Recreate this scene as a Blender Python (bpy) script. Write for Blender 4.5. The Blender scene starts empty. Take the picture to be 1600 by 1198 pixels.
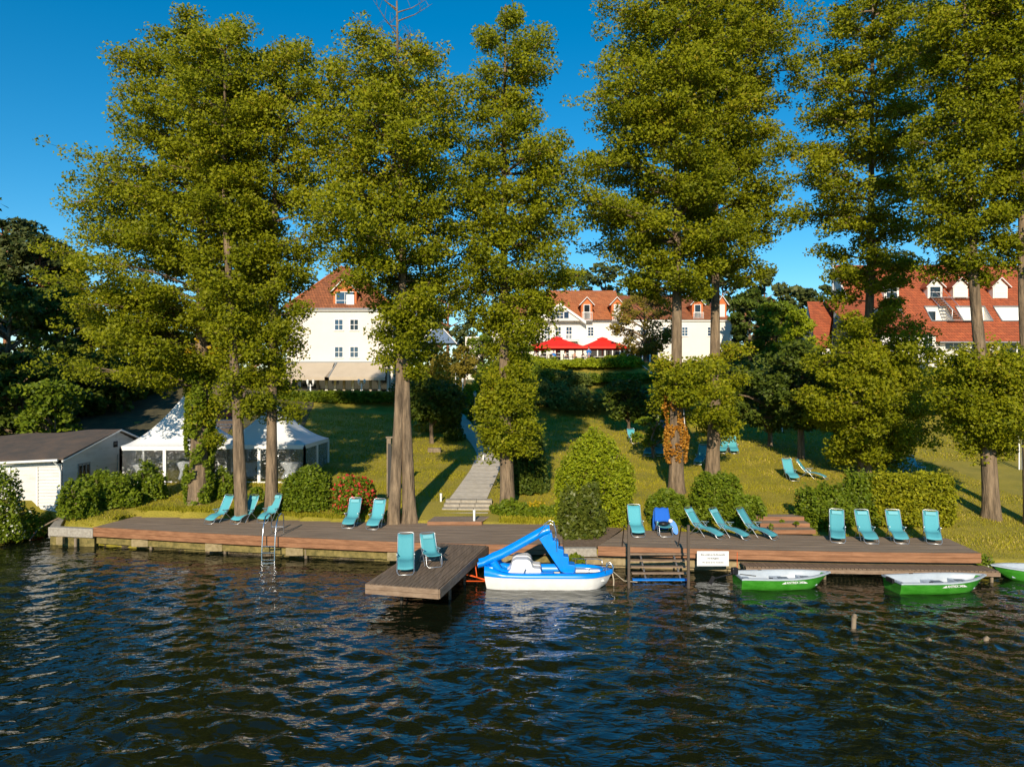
import bpy, math, random
import numpy as np
from mathutils import Vector, Matrix, Euler, noise
random.seed(7)
RNG = np.random.default_rng(7)
S = bpy.context.scene
COL = S.collection
F, CY, CH = 1109.0, 599.0, 7.5      # focal length in photo pixels, horizon row, camera height above water
PI = math.pi

# ------------------------------------------------------------------ camera, sky, sun, exposure
cam = bpy.data.cameras.new('camera'); camo = bpy.data.objects.new('camera', cam); COL.objects.link(camo)
camo.location = (0, 0, CH); camo.rotation_euler = (math.radians(90), 0, 0)
cam.sensor_width = 36; cam.lens = 36 * F / 1600; cam.clip_end = 3000
S.camera = camo
SUN_EL, SUN_AZ = math.radians(24), math.radians(7.5)      # light travels towards +Y and a little +X
sd = Vector((math.sin(SUN_AZ) * math.cos(SUN_EL), math.cos(SUN_AZ) * math.cos(SUN_EL), -math.sin(SUN_EL)))
w = bpy.data.worlds.new('World'); S.world = w; w.use_nodes = True
nt = w.node_tree; bg = nt.nodes['Background']
sky = nt.nodes.new('ShaderNodeTexSky'); sky.sky_type = 'NISHITA'; sky.sun_disc = False
sky.sun_elevation = SUN_EL; sky.sun_rotation = math.radians(180) + SUN_AZ
sky.air_density = 1.0; sky.dust_density = 0.0; sky.ozone_density = 4.0; sky.altitude = 200
hs = nt.nodes.new('ShaderNodeHueSaturation'); hs.inputs['Saturation'].default_value = 1.36; hs.inputs['Hue'].default_value = 0.489
nt.links.new(sky.outputs[0], hs.inputs['Color']); nt.links.new(hs.outputs[0], bg.inputs[0])
bg.inputs[1].default_value = 0.112
sun = bpy.data.lights.new('sun', 'SUN'); suno = bpy.data.objects.new('sun', sun); COL.objects.link(suno)
sun.energy = 4.6; sun.angle = math.radians(0.5); sun.color = (1.0, 0.86, 0.66)
suno.rotation_euler = sd.to_track_quat('-Z', 'Y').to_euler(); suno.location = (0, -20, 40)
S.view_settings.view_transform = 'Standard'; S.view_settings.look = 'None'
S.view_settings.exposure = 0.32; S.view_settings.gamma = 1.0; S.view_settings.use_curve_mapping = False
S.render.engine = 'CYCLES'
S.cycles.use_denoising = True
S.cycles.max_bounces = 6; S.cycles.transparent_max_bounces = 12; S.cycles.diffuse_bounces = 3
S.cycles.caustics_reflective = False; S.cycles.caustics_refractive = False

# ------------------------------------------------------------------ helpers
def X(px, Y): return (px - 800) / F * Y
def Z(py, Y): return CH + (CY - py) * Y / F
def Yz(py, z): return (CH - z) * F / (py - CY)          # depth of a point at height z seen on row py
def sstep(a, b, v):
    t = np.clip((np.asarray(v, float) - a) / (b - a), 0, 1); return t * t * (3 - 2 * t)

MATS = {}
def N(m, t): return m.node_tree.nodes.new(t)
def L(m, a, b): m.node_tree.links.new(a, b)
def mat(name, col, rough=.6, col2=None, scale=5, detail=4, bump=0, bscale=None, metal=0, spec=.5, stretch=(1, 1, 1), lo=.35, hi=.65, trans=0):
    m = bpy.data.materials.new(name); m.use_nodes = True; p = m.node_tree.nodes['Principled BSDF']
    p.inputs['Base Color'].default_value = (*col, 1); p.inputs['Roughness'].default_value = rough
    p.inputs['Metallic'].default_value = metal; p.inputs['Specular IOR Level'].default_value = spec
    if col2 or bump:
        tc = N(m, 'ShaderNodeTexCoord'); mp = N(m, 'ShaderNodeMapping'); mp.inputs['Scale'].default_value = stretch
        L(m, tc.outputs['Object'], mp.inputs[0])
    if col2:
        nz = N(m, 'ShaderNodeTexNoise'); nz.inputs['Scale'].default_value = scale; nz.inputs['Detail'].default_value = detail
        nz.inputs['Roughness'].default_value = .65
        cr = N(m, 'ShaderNodeValToRGB'); cr.color_ramp.elements[0].position = lo; cr.color_ramp.elements[1].position = hi
        cr.color_ramp.elements[0].color = (*col, 1); cr.color_ramp.elements[1].color = (*col2, 1)
        L(m, mp.outputs[0], nz.inputs[0]); L(m, nz.outputs[0], cr.inputs[0]); L(m, cr.outputs[0], p.inputs['Base Color'])
    if bump:
        n2 = N(m, 'ShaderNodeTexNoise'); n2.inputs['Scale'].default_value = bscale or scale * 3; n2.inputs['Detail'].default_value = 5
        b = N(m, 'ShaderNodeBump'); b.inputs['Strength'].default_value = 1; b.inputs['Distance'].default_value = bump
        L(m, mp.outputs[0], n2.inputs[0]); L(m, n2.outputs[0], b.inputs['Height']); L(m, b.outputs[0], p.inputs['Normal'])
    MATS[name] = m; return m

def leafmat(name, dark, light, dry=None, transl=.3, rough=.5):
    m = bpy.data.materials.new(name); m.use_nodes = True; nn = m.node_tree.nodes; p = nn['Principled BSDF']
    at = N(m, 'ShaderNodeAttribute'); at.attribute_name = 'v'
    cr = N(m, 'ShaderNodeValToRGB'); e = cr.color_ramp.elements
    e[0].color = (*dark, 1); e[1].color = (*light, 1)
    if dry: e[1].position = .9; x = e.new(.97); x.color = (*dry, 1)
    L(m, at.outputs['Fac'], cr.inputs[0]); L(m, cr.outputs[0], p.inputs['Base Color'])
    p.inputs['Roughness'].default_value = rough; p.inputs['Specular IOR Level'].default_value = .15
    tr = N(m, 'ShaderNodeBsdfTranslucent'); L(m, cr.outputs[0], tr.inputs[0])
    mx = N(m, 'ShaderNodeMixShader'); mx.inputs[0].default_value = transl
    L(m, p.outputs[0], mx.inputs[1]); L(m, tr.outputs[0], mx.inputs[2]); L(m, mx.outputs[0], nn['Material Output'].inputs[0])
    MATS[name] = m; return m

def finish(o, parent=None, label=None, cat=None, group=None, kind=None):
    COL.objects.link(o)
    if parent: o.parent = parent
    if label: o['label'] = label
    if cat: o['category'] = cat
    if group: o['group'] = group
    if kind: o['kind'] = kind
    return o
def thing(name, label, cat, loc=(0, 0, 0), rz=0, group=None, rot=None):
    o = bpy.data.objects.new(name, None); o.location = loc; o.rotation_euler = rot or (0, 0, rz); o.empty_display_size = .2
    return finish(o, None, label, cat, group)
def clone(o, parent=None, **kw):
    c = o.copy(); COL.objects.link(c); c.parent = parent
    for k, v in kw.items(): c[k] = v
    for ch in [q for q in KIDS.get(o.name, [])]:
        k2 = clone(ch, c)
    return c
KIDS = {}
def objmesh(name, me, parent=None, label=None, cat=None, group=None, kind=None, loc=None, rz=0):
    o = bpy.data.objects.new(name, me)
    if loc: o.location = loc
    o.rotation_euler.z = rz
    finish(o, parent, label, cat, group, kind)
    if parent: KIDS.setdefault(parent.name, []).append(o)
    return o

class MB:
    def __init__(s): s.v = []; s.f = []; s.sm = []
    def add(s, vs, fs, smooth=False):
        b = len(s.v); s.v += [tuple(map(float, q)) for q in vs]; s.f += [tuple(b + i for i in f) for f in fs]; s.sm += [smooth] * len(fs); return s
    def box(s, c, d, rz=0, rx=0, ry=0):
        R = Euler((rx, ry, rz)).to_matrix(); c = Vector(c); vs = []
        for z in (-.5, .5):
            for y in (-.5, .5):
                for x in (-.5, .5): vs.append(c + R @ Vector((x * d[0], y * d[1], z * d[2])))
        return s.add(vs, [(0, 2, 3, 1), (4, 5, 7, 6), (0, 1, 5, 4), (2, 6, 7, 3), (0, 4, 6, 2), (1, 3, 7, 5)])
    def b2(s, x0, x1, y0, y1, z0, z1): return s.box(((x0 + x1) / 2, (y0 + y1) / 2, (z0 + z1) / 2), (x1 - x0, y1 - y0, z1 - z0))
    def prism(s, poly, vec):
        n = len(poly); a = [Vector(p) for p in poly]; b = [p + Vector(vec) for p in a]
        return s.add(a + b, [tuple(reversed(range(n))), tuple(range(n, 2 * n))] + [(i, (i + 1) % n, n + (i + 1) % n, n + i) for i in range(n)])
    def quad(s, *p): return s.add(p, [tuple(range(len(p)))])
    def tube(s, pts, r, n=8, cap=True):
        pts = [Vector(p) for p in pts]; rs = r if isinstance(r, (list, tuple)) else [r] * len(pts)
        vs = []; prev = None
        for i, p in enumerate(pts):
            d = (pts[min(i + 1, len(pts) - 1)] - pts[max(i - 1, 0)]).normalized()
            if prev is None: u = d.orthogonal().normalized()
            else: u = (prev - d * prev.dot(d)); u = u.normalized() if u.length > 1e-5 else d.orthogonal().normalized()
            prev = u; v = d.cross(u)
            for k in range(n):
                a = 2 * PI * k / n; vs.append(p + (u * math.cos(a) + v * math.sin(a)) * rs[i])
        m = len(pts); fs = [(i * n + k, i * n + (k + 1) % n, (i + 1) * n + (k + 1) % n, (i + 1) * n + k) for i in range(m - 1) for k in range(n)]
        s.add(vs, fs, True)
        if cap: s.add(vs[:n], [tuple(reversed(range(n)))]); s.add(vs[-n:], [tuple(range(n))])
        return s
    def grid(s, rows, smooth=True, closed=False):
        n = len(rows[0]); m = len(rows); vs = [p for r in rows for p in r]; fs = []
        for i in range(m - 1):
            for k in range(n if closed else n - 1): fs.append((i * n + k, i * n + (k + 1) % n, (i + 1) * n + (k + 1) % n, (i + 1) * n + k))
        return s.add(vs, fs, smooth)
    def mesh(s, name, m):
        me = bpy.data.meshes.new(name); me.from_pydata(s.v, [], s.f); me.materials.append(m)
        me.polygons.foreach_set('use_smooth', s.sm); me.update(); return me
    def build(s, name, m, parent=None, **kw):
        if isinstance(m, str): m = MATS[m]
        bev = kw.pop('bevel', 0); o = objmesh(name, s.mesh(name, m), parent, **kw)
        if bev: b = o.modifiers.new('bevel', 'BEVEL'); b.width = bev; b.segments = 2; b.limit_method = 'ANGLE'
        return o

def npmesh(name, V, Fq, m, v=None):
    """fast mesh from numpy: V (n,3), Fq (k,c) of equal sized faces; v = per face value"""
    me = bpy.data.meshes.new(name); k, c = Fq.shape
    me.vertices.add(len(V)); me.vertices.foreach_set('co', np.ascontiguousarray(V, np.float32).ravel())
    me.loops.add(k * c); me.loops.foreach_set('vertex_index', np.ascontiguousarray(Fq, np.int32).ravel())
    me.polygons.add(k); me.polygons.foreach_set('loop_start', np.arange(0, k * c, c, dtype=np.int32))
    me.materials.append(MATS[m] if isinstance(m, str) else m)
    if v is not None:
        a = me.attributes.new('v', 'FLOAT', 'FACE'); a.data.foreach_set('value', np.ascontiguousarray(v, np.float32))
    me.update(calc_edges=True); me.validate(); return me

def leaves(name, C, size, m, v, aspect=.8, up=.35, parent=None, tri=False, **kw):
    """one folded diamond leaf per row of C"""
    n = len(C); a = RNG.normal(size=(n, 3)); a[:, 2] *= .6; a /= np.linalg.norm(a, axis=1)[:, None]
    nrm = RNG.normal(size=(n, 3)); nrm[:, 2] = np.abs(nrm[:, 2]) + up; nrm[:, 1] -= 1.3
    b = np.cross(nrm, a); b /= np.linalg.norm(b, axis=1)[:, None] + 1e-9
    s = size * RNG.uniform(.65, 1.35, (n, 1)); a = a * s * .5; b = b * s * .5 * aspect
    if tri or n > 3500:
        V = np.empty((n, 3, 3)); V[:, 0] = C - a * .8 + b; V[:, 1] = C + a * 1.1; V[:, 2] = C - a * .8 - b; me = npmesh(name, V.reshape(-1, 3), np.arange(3 * n).reshape(n, 3), m, v)
    else:
        V = np.empty((n, 4, 3)); V[:, 0] = C - a; V[:, 1] = C + b - a * .1; V[:, 2] = C + a; V[:, 3] = C - b - a * .1; me = npmesh(name, V.reshape(-1, 3), np.arange(4 * n).reshape(n, 4), m, v)
    return objmesh(name, me, parent, **kw)

# ------------------------------------------------------------------ materials
mat('grass_ground', (.19, .175, .010), .9, (.40, .31, .035), scale=.55, detail=9, bump=.05, bscale=14, lo=.3, hi=.72)
mat('slope_shade', (.05, .045, .02), .95, (.1, .085, .035), scale=1.2, bump=.05, bscale=9)  # dark brown that carries the shade of the left slope
mat('path_stone', (.50, .44, .35), .85, (.62, .55, .45), scale=3, bump=.01, bscale=30)
mat('step_stone', (.42, .37, .29), .85, (.3, .26, .2), scale=6, bump=.01, bscale=30)
mat('deck_top', (.16, .115, .078), .8, (.30, .22, .155), scale=2.2, stretch=(.25, 5, 1), bump=.004, bscale=20)
mat('dock_top', (.13, .088, .055), .8, (.23, .16, .105), scale=2.2, stretch=(5, .3, 1), bump=.004, bscale=20)
mat('fascia_wood', (.20, .085, .035), .6, (.34, .16, .075), scale=2.0, stretch=(.5, 4, 6), bump=.004, bscale=14)
mat('plank_wood', (.2, .13, .08), .7, (.3, .21, .14), scale=3, stretch=(1, 1, 3), bump=.004, bscale=14)
mat('old_wood', (.16, .12, .08), .85, (.27, .21, .14), scale=6, stretch=(1, 1, .3), bump=.01, bscale=14)
mat('mossy_beam', (.10, .085, .02), .8, (.26, .20, .06), scale=4, bump=.01, bscale=20)
mat('pale_timber', (.36, .28, .15), .8, (.22, .17, .08), scale=5, bump=.01, bscale=20)
mat('concrete', (.27, .24, .2), .9, (.4, .37, .31), scale=9, bump=.012, bscale=22)
mat('sand', (.38, .33, .24), .95, (.25, .2, .12), scale=4, bump=.03, bscale=12)
mat('sling', (.07, .34, .40), .75, (.09, .39, .45), scale=60, bump=.001, bscale=400)
_m = MATS['sling']; _p = _m.node_tree.nodes['Principled BSDF']; _oi = N(_m, 'ShaderNodeObjectInfo'); _mr = N(_m, 'ShaderNodeMapRange'); _mr.inputs[3].default_value = .86; _mr.inputs[4].default_value = 1.12
_hv = N(_m, 'ShaderNodeHueSaturation'); L(_m, _oi.outputs['Random'], _mr.inputs[0]); L(_m, _mr.outputs[0], _hv.inputs['Value']); L(_m, _p.inputs['Base Color'].links[0].from_socket, _hv.inputs['Color']); L(_m, _hv.outputs[0], _p.inputs['Base Color'])
mat('pillow', (.16, .46, .52), .7)
mat('dark_sling', (.01, .05, .12), .75)
mat('alu', (.62, .64, .66), .35, metal=.85)
mat('steel', (.7, .7, .7), .2, metal=1)
mat('steel_post', (.10, .075, .055), .5, metal=.3)
mat('towel', (.01, .12, .55), .9, bump=.01, bscale=30)
mat('float_blue', (.0, .2, .7), .45)
mat('boat_blue', (.0, .22, .80), .28, (.0, .26, .86), scale=3)
mat('gel_white', (.83, .82, .80), .25, (.76, .75, .72), scale=4)
mat('boat_green', (.03, .20, .012), .25, (.06, .29, .03), scale=2.2, detail=3, stretch=(1, 1, 3))
mat('boat_grey', (.38, .44, .50), .4, (.44, .50, .56), scale=4)
mat('seat_grey', (.10, .13, .16), .5)
mat('print_white', (.74, .75, .74), .5)
mat('black_metal', (.02, .02, .022), .4, metal=.4)
mat('orange_paint', (.75, .1, .01), .5)
mat('buoy_orange', (.8, .12, .015), .5, (.7, .2, .05), scale=5)
mat('rope', (.45, .38, .28), .9)
mat('white_wall', (.80, .755, .68), .85, (.75, .70, .63), scale=.35, detail=6, bump=.004, bscale=40)
mat('white_trim', (.82, .81, .78), .6)
mat('white_siding', (.66, .65, .62), .7, (.46, .43, .38), scale=1.6, detail=8, stretch=(.6, .6, 4), lo=.5, hi=.85, bump=.004)
mat('grey_siding', (.55, .54, .52), .8, (.42, .42, .4), scale=1.6, stretch=(.6, .6, 4))
mat('tent_white', (.82, .82, .81), .5, (.78, .78, .77), scale=.8)
mat('cloth_white', (.82, .82, .82), .8)
mat('felt_roof', (.075, .062, .052), .9, (.15, .10, .07), scale=1.1, detail=9, bump=.012, bscale=10, lo=.4, hi=.75)
mat('awning', (.50, .42, .32), .85, (.46, .385, .29), scale=1)
mat('grey_metal', (.25, .26, .27), .5)
mat('dark_room', (.02, .018, .015), .6)
mat('pane', (.03, .06, .11), .04, spec=1)
mat('pane_dark', (.015, .016, .018), .05, spec=.7)
mat('curtain', (.7, .68, .64), .8)
mat('dormer_orange', (.62, .17, .035), .7, (.52, .13, .03), scale=8)
mat('red_canvas', (.80, .025, .008), .7, (.72, .02, .008), scale=2)
mat('banner', (.03, .02, .02), .6, (.10, .02, .02), scale=3)
mat('red_print', (.75, .03, .02), .5)
mat('blue_line', (.12, .16, .4), .6)
mat('ink', (.01, .01, .015), .6)
mat('tarp_blue', (.07, .14, .27), .5)
mat('skin', (.55, .3, .2), .6)
mat('shirt_white', (.75, .75, .75), .8)
mat('shirt_blue', (.02, .18, .55), .8)
mat('shirt_dark', (.04, .04, .06), .8)
mat('shirt_red', (.6, .05, .03), .8)
mat('hair', (.05, .03, .02), .8)
mat('rattan', (.05, .045, .04), .8)
mat('lamp_white', (.8, .8, .78), .4)
mat('lamp_green', (.06, .16, .16), .5)
mat('soil', (.12, .08, .05), .95, (.2, .14, .09), scale=8, bump=.03, bscale=20)

def barkmat(name, c1, c2, k=1.0):
    m = mat(name, c1, .9, c2, scale=5 * k, detail=7, stretch=(1, 1, .16))
    p = m.node_tree.nodes['Principled BSDF']; tc = N(m, 'ShaderNodeTexCoord'); mp = N(m, 'ShaderNodeMapping'); mp.inputs['Scale'].default_value = (1, 1, .13)
    nz = N(m, 'ShaderNodeTexNoise'); nz.inputs['Scale'].default_value = 16 * k; nz.inputs['Detail'].default_value = 6
    b = N(m, 'ShaderNodeBump'); b.inputs['Distance'].default_value = .07; b.inputs['Strength'].default_value = 1
    L(m, tc.outputs['Object'], mp.inputs[0]); L(m, mp.outputs[0], nz.inputs[0]); L(m, nz.outputs[0], b.inputs['Height']); L(m, b.outputs[0], p.inputs['Normal'])
barkmat('bark', (.085, .06, .036), (.29, .205, .125))
barkmat('bark_pine', (.20, .085, .04), (.34, .15, .07))
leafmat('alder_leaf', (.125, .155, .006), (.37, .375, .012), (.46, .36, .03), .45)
leafmat('alder_leaf_top', (.06, .07, .006), (.17, .165, .016), (.25, .20, .04), .30)
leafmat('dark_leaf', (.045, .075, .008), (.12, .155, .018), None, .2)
leafmat('pine_needle', (.035, .055, .012), (.11, .12, .03), None, .1)
leafmat('hedge_leaf', (.15, .20, .006), (.36, .40, .014), (.38, .36, .03), .3)
leafmat('bush_leaf', (.075, .12, .006), (.20, .25, .014), None, .25)
leafmat('gold_hedge_leaf', (.15, .17, .006), (.38, .36, .015), (.34, .30, .03), .3)
leafmat('laurel_leaf', (.05, .07, .008), (.13, .15, .02), (.2, .1, .03), .2, .35)
leafmat('juniper', (.08, .12, .02), (.22, .25, .05), None, .15)
leafmat('yellow_leaf', (.30, .20, .01), (.62, .42, .02), None, .3)
leafmat('olive_leaf', (.16, .13, .015), (.30, .235, .03), None, .3)
leafmat('ivy_gold', (.32, .12, .012), (.60, .30, .04), None, .3)
leafmat('red_bloom', (.35, .02, .015), (.62, .06, .05), None, .2)
leafmat('white_bloom', (.5, .5, .4), (.7, .7, .6), None, .2)
leafmat('grass_blade', (.20, .21, .010), (.44, .38, .025), (.55, .43, .12), .3, .7)

# tile roof: rows and columns as relief, uneven tile colour
def tilemat(name, c1, c2, row=3.2):
    m = mat(name, c1, .8, c2, scale=1.3, detail=9, lo=.3, hi=.75)
    p = m.node_tree.nodes['Principled BSDF']; tc = N(m, 'ShaderNodeTexCoord')
    br = N(m, 'ShaderNodeTexBrick'); br.inputs['Scale'].default_value = 1; br.inputs['Brick Width'].default_value = .3; br.inputs['Row Height'].default_value = .32
    br.inputs['Mortar Size'].default_value = .02; br.inputs['Color1'].default_value = (.75, .75, .75, 1); br.inputs['Color2'].default_value = (1.15, 1.1, 1.05, 1); br.inputs['Mortar'].default_value = (.45, .42, .4, 1)
    sp = N(m, 'ShaderNodeSeparateXYZ'); cb = N(m, 'ShaderNodeCombineXYZ'); mm = N(m, 'ShaderNodeMath'); mm.operation = 'ADD'
    L(m, tc.outputs['Object'], sp.inputs[0]); L(m, sp.outputs[0], mm.inputs[0]); L(m, sp.outputs[1], mm.inputs[1])
    L(m, mm.outputs[0], cb.inputs[0]); L(m, sp.outputs[2], cb.inputs[1]); L(m, cb.outputs[0], br.inputs['Vector'])
    src = p.inputs['Base Color'].links[0].from_socket
    mx = N(m, 'ShaderNodeMixRGB'); mx.blend_type = 'MULTIPLY'; mx.inputs[0].default_value = 1
    L(m, src, mx.inputs[1]); L(m, br.outputs['Color'], mx.inputs[2]); L(m, mx.outputs[0], p.inputs['Base Color'])
    b = N(m, 'ShaderNodeBump'); b.inputs['Distance'].default_value = .03; L(m, br.outputs['Color'], b.inputs['Height']); L(m, b.outputs[0], p.inputs['Normal'])
tilemat('tile_brown', (.22, .075, .03), (.40, .14, .05))
tilemat('tile_orange', (.42, .12, .035), (.50, .19, .07))
tilemat('tile_red', (.34, .075, .025), (.46, .12, .04))

def pvc():
    m = bpy.data.materials.new('clear_pvc'); m.use_nodes = True; nn = m.node_tree.nodes; nn.remove(nn['Principled BSDF'])
    t = N(m, 'ShaderNodeBsdfTransparent'); t.inputs[0].default_value = (.86, .88, .90, 1)
    g = N(m, 'ShaderNodeBsdfGlossy'); g.inputs['Roughness'].default_value = .12; g.inputs[0].default_value = (.9, .9, .9, 1)
    d = N(m, 'ShaderNodeBsdfDiffuse'); d.inputs[0].default_value = (.7, .7, .7, 1)
    tc = N(m, 'ShaderNodeTexCoord'); mp = N(m, 'ShaderNodeMapping'); mp.inputs['Rotation'].default_value = (.3, .5, .2); mp.inputs['Scale'].default_value = (1, 1, 2.4)
    nz = N(m, 'ShaderNodeTexNoise'); nz.inputs['Scale'].default_value = 3.2; nz.inputs['Detail'].default_value = 4; nz.inputs['Distortion'].default_value = 2.2
    L(m, tc.outputs['Object'], mp.inputs[0]); L(m, mp.outputs[0], nz.inputs[0])
    b = N(m, 'ShaderNodeBump'); b.inputs['Distance'].default_value = .25; L(m, nz.outputs[0], b.inputs['Height']); L(m, b.outputs[0], g.inputs['Normal'])
    cr = N(m, 'ShaderNodeValToRGB'); cr.color_ramp.elements[0].position = .60; cr.color_ramp.elements[1].position = .70
    cr.color_ramp.elements[1].color = (.8, .8, .8, 1); L(m, nz.outputs[0], cr.inputs[0])     # crinkles that scatter light
    m1 = N(m, 'ShaderNodeMixShader'); m1.inputs[0].default_value = .14; L(m, t.outputs[0], m1.inputs[1]); L(m, g.outputs[0], m1.inputs[2])
    m2 = N(m, 'ShaderNodeMixShader'); L(m, cr.outputs[0], m2.inputs[0]); L(m, m1.outputs[0], m2.inputs[1]); L(m, d.outputs[0], m2.inputs[2])
    L(m, m2.outputs[0], nn['Material Output'].inputs[0]); MATS['clear_pvc'] = m
pvc()

def watermat():
    m = mat('lake_water', (.006, .009, .004), .02); p = m.node_tree.nodes['Principled BSDF']; p.inputs['IOR'].default_value = 1.5
    tc = N(m, 'ShaderNodeTexCoord'); mp = N(m, 'ShaderNodeMapping'); mp.inputs['Scale'].default_value = (.8, 1.5, 1); mp.inputs['Rotation'].default_value = (0, 0, .2)
    nz = N(m, 'ShaderNodeTexNoise'); nz.inputs['Scale'].default_value = 2.6; nz.inputs['Detail'].default_value = 2; nz.inputs['Distortion'].default_value = .5
    b = N(m, 'ShaderNodeBump'); b.inputs['Distance'].default_value = .035
    L(m, tc.outputs['Object'], mp.inputs[0]); L(m, mp.outputs[0], nz.inputs[0]); L(m, nz.outputs[0], b.inputs['Height']); L(m, b.outputs[0], p.inputs['Normal'])
watermat()

# ------------------------------------------------------------------ terrain
FL = [(-19.15, 32.5), (-14.07, 31.3), (-9.86, 30.4), (-4.83, 29.45), (-1.0, 29.0), (2.07, 29.0)]      # left deck, water edge
BL = [(-18.6, 35.2), (-13.5, 34.6), (-8.5, 33.9), (-3.6, 33.4), (0.4, 33.2), (2.35, 33.1)]             # left deck, land edge
FR = [(3.47, 28.7), (6.5, 28.35), (10.07, 27.95), (14.2, 27.65), (18.15, 27.5)]
BR = [(5.04, 31.95), (7.4, 31.6), (10.9, 31.0), (14.8, 30.5), (18.5, 30.2)]
sx = np.array([-90, -60, -26.5, -25.6, -24.6, -22.2, -21.4, -19.2, -14, -9.9, -4.8, -1, 2.07, 3.4, 6.5, 10, 14.2, 18.2, 19, 22, 30, 60, 90.])
sy = np.array([30, 32, 32.6, 33.4, 36.2, 36.6, 33.2, 32.9, 31.8, 30.9, 29.9, 29.4, 29.4, 29.2, 28.8, 28.4, 28.1, 27.9, 28, 27.9, 27.2, 25, 22.])
bx = np.array([-19.3, -18.6, -13.5, -8.5, -3.6, .4, 2.35, 3.5, 5.04, 7.4, 10.9, 14.8, 18.4, 18.9])
by = np.array([32.5, 35.2, 34.6, 33.9, 33.4, 33.2, 33.1, 31.5, 31.95, 31.6, 31, 30.5, 30.2, 27.5])
def H(x, y):
    x = np.asarray(x, float); y = np.asarray(y, float)
    sh = np.interp(x, sx, sy)
    base = np.interp(y, [26, 28, 33, 36, 45, 60, 66], [.15, .45, .93, 1.35, 2.3, 4.0, 4.8])
    left = np.interp(y, [64, 66, 69, 78, 120, 200, 900], [0, 0, 1.3, 1.5, 3, 6, 8])
    mid = np.interp(y, [62, 64, 68, 79, 110, 200, 900], [0, .1, 1.6, 5.1, 5.6, 7, 8])
    r = x / np.maximum(y, 1)
    wm = sstep(.0, .035, r) * (1 - sstep(.33, .42, r))
    z = base + left * (1 - wm) + mid * wm
    z = z + .5 * sstep(-.1, -.5, r) * sstep(45, 70, y) * 3
    indeck = ((x > -19.2) & (x < 2.3)) | ((x > 3.5) & (x < 18.4))
    bk = np.interp(x, bx, by)
    z = np.where(indeck & (y < bk - .15), np.minimum(z, .62), z)
    z = np.minimum(z, .35 + (y - sh) * .8)
    t = sstep(-.5, .12, y - sh)
    z = z * t + (-1.6) * (1 - t)
    return z
def HH(x, y): return float(H(x, y))

def axis(segs):
    out = []
    for a, b, st in segs: out += list(np.arange(a, b, st))
    return np.array(out + [segs[-1][1]])
ax_ = axis([(-900, -140, 60), (-140, -50, 6), (-50, 50, .5), (50, 140, 6), (140, 900, 60)])
ay_ = axis([(-900, -60, 60), (-60, 20, 8), (20, 26, 1), (26, 38, .25), (38, 90, 1), (90, 150, 6), (150, 900, 50)])
gx, gy = np.meshgrid(ax_, ay_); gz = H(gx, gy)
bump = np.array([noise.noise(Vector((a * .35, b * .35, 0))) for a, b in zip(gx.ravel(), gy.ravel())]).reshape(gx.shape)
gz = gz + bump * .10 * sstep(33.5, 37, gy)
G_Z = gz
nx, ny = len(ax_), len(ay_)
ii = (np.arange(ny - 1)[:, None] * nx + np.arange(nx - 1)[None]).ravel()
me = npmesh('ground', np.stack([gx, gy, gz], -1).reshape(-1, 3), np.stack([ii, ii + 1, ii + nx + 1, ii + nx], 1), 'grass_ground')
me.polygons.foreach_set('use_smooth', [True] * len(me.polygons))
objmesh('ground', me, kind='structure')
def hb(x, y):
    """ground height with its bumps"""
    return HH(x, y) + noise.noise(Vector((x * .35, y * .35, 0))) * .10 * float(sstep(33.5, 37, y))

# water: real waves where the camera sees them, flat far away
wx = np.arange(-34, 34.01, .1); wy = np.arange(9, 40.01, .1)
qx, qy = np.meshgrid(wx, wy); h = np.zeros_like(qx)
wr = np.random.default_rng(3)
for k in range(46):
    lam = 10 ** wr.uniform(math.log10(.42), math.log10(1.6)); th = math.radians(wr.normal(78, 34)); kk = 2 * PI / lam
    ph = kk * (qx * math.cos(th) + qy * math.sin(th)) + wr.uniform(0, 6.28)
    ph = ph + .9 * np.sin(qx * wr.uniform(.2, .7) + qy * wr.uniform(.2, .6) + wr.uniform(0, 6))
    s_ = np.sin(ph); h += .0039 * lam ** .9 * (s_ + .25 * np.cos(2 * ph))
patch = .78 + .5 * np.sin(qx * .23 + 1.3 * np.sin(qy * .21)) * np.sin(qy * .33 + qx * .11)
calm = 1 - .55 * sstep(24, 31, qy)
edge = sstep(0, 2, qx + 34) * sstep(0, 2, 34 - qx) * sstep(0, 1, qy - 9) * sstep(0, 1.5, 40 - qy)
h = h * patch * calm * edge
ii = (np.arange(len(wy) - 1)[:, None] * len(wx) + np.arange(len(wx) - 1)[None]).ravel(); nw = len(wx)
V = np.stack([qx, qy, h], -1).reshape(-1, 3); Fq = np.stack([ii, ii + 1, ii + nw + 1, ii + nw], 1)
x0, x1, y0, y1 = wx[0], wx[-1], wy[0], wy[-1]; nv = len(V)
R = [(-900, -900, x0, 900), (x1, -900, 900, 900), (x0, -900, x1, y0), (x0, y1, x1, 900)]
extra = []; ef = []
for (a, b, c, d) in R: ef.append([nv + len(extra) + i for i in range(4)]); extra += [(a, b, 0), (c, b, 0), (c, d, 0), (a, d, 0)]
me = npmesh('lake_water', np.vstack([V, np.array(extra)]), np.vstack([Fq, np.array(ef)]), 'lake_water')
me.polygons.foreach_set('use_smooth', [True] * len(me.polygons)); objmesh('lake_water', me, kind='structure')

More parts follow.
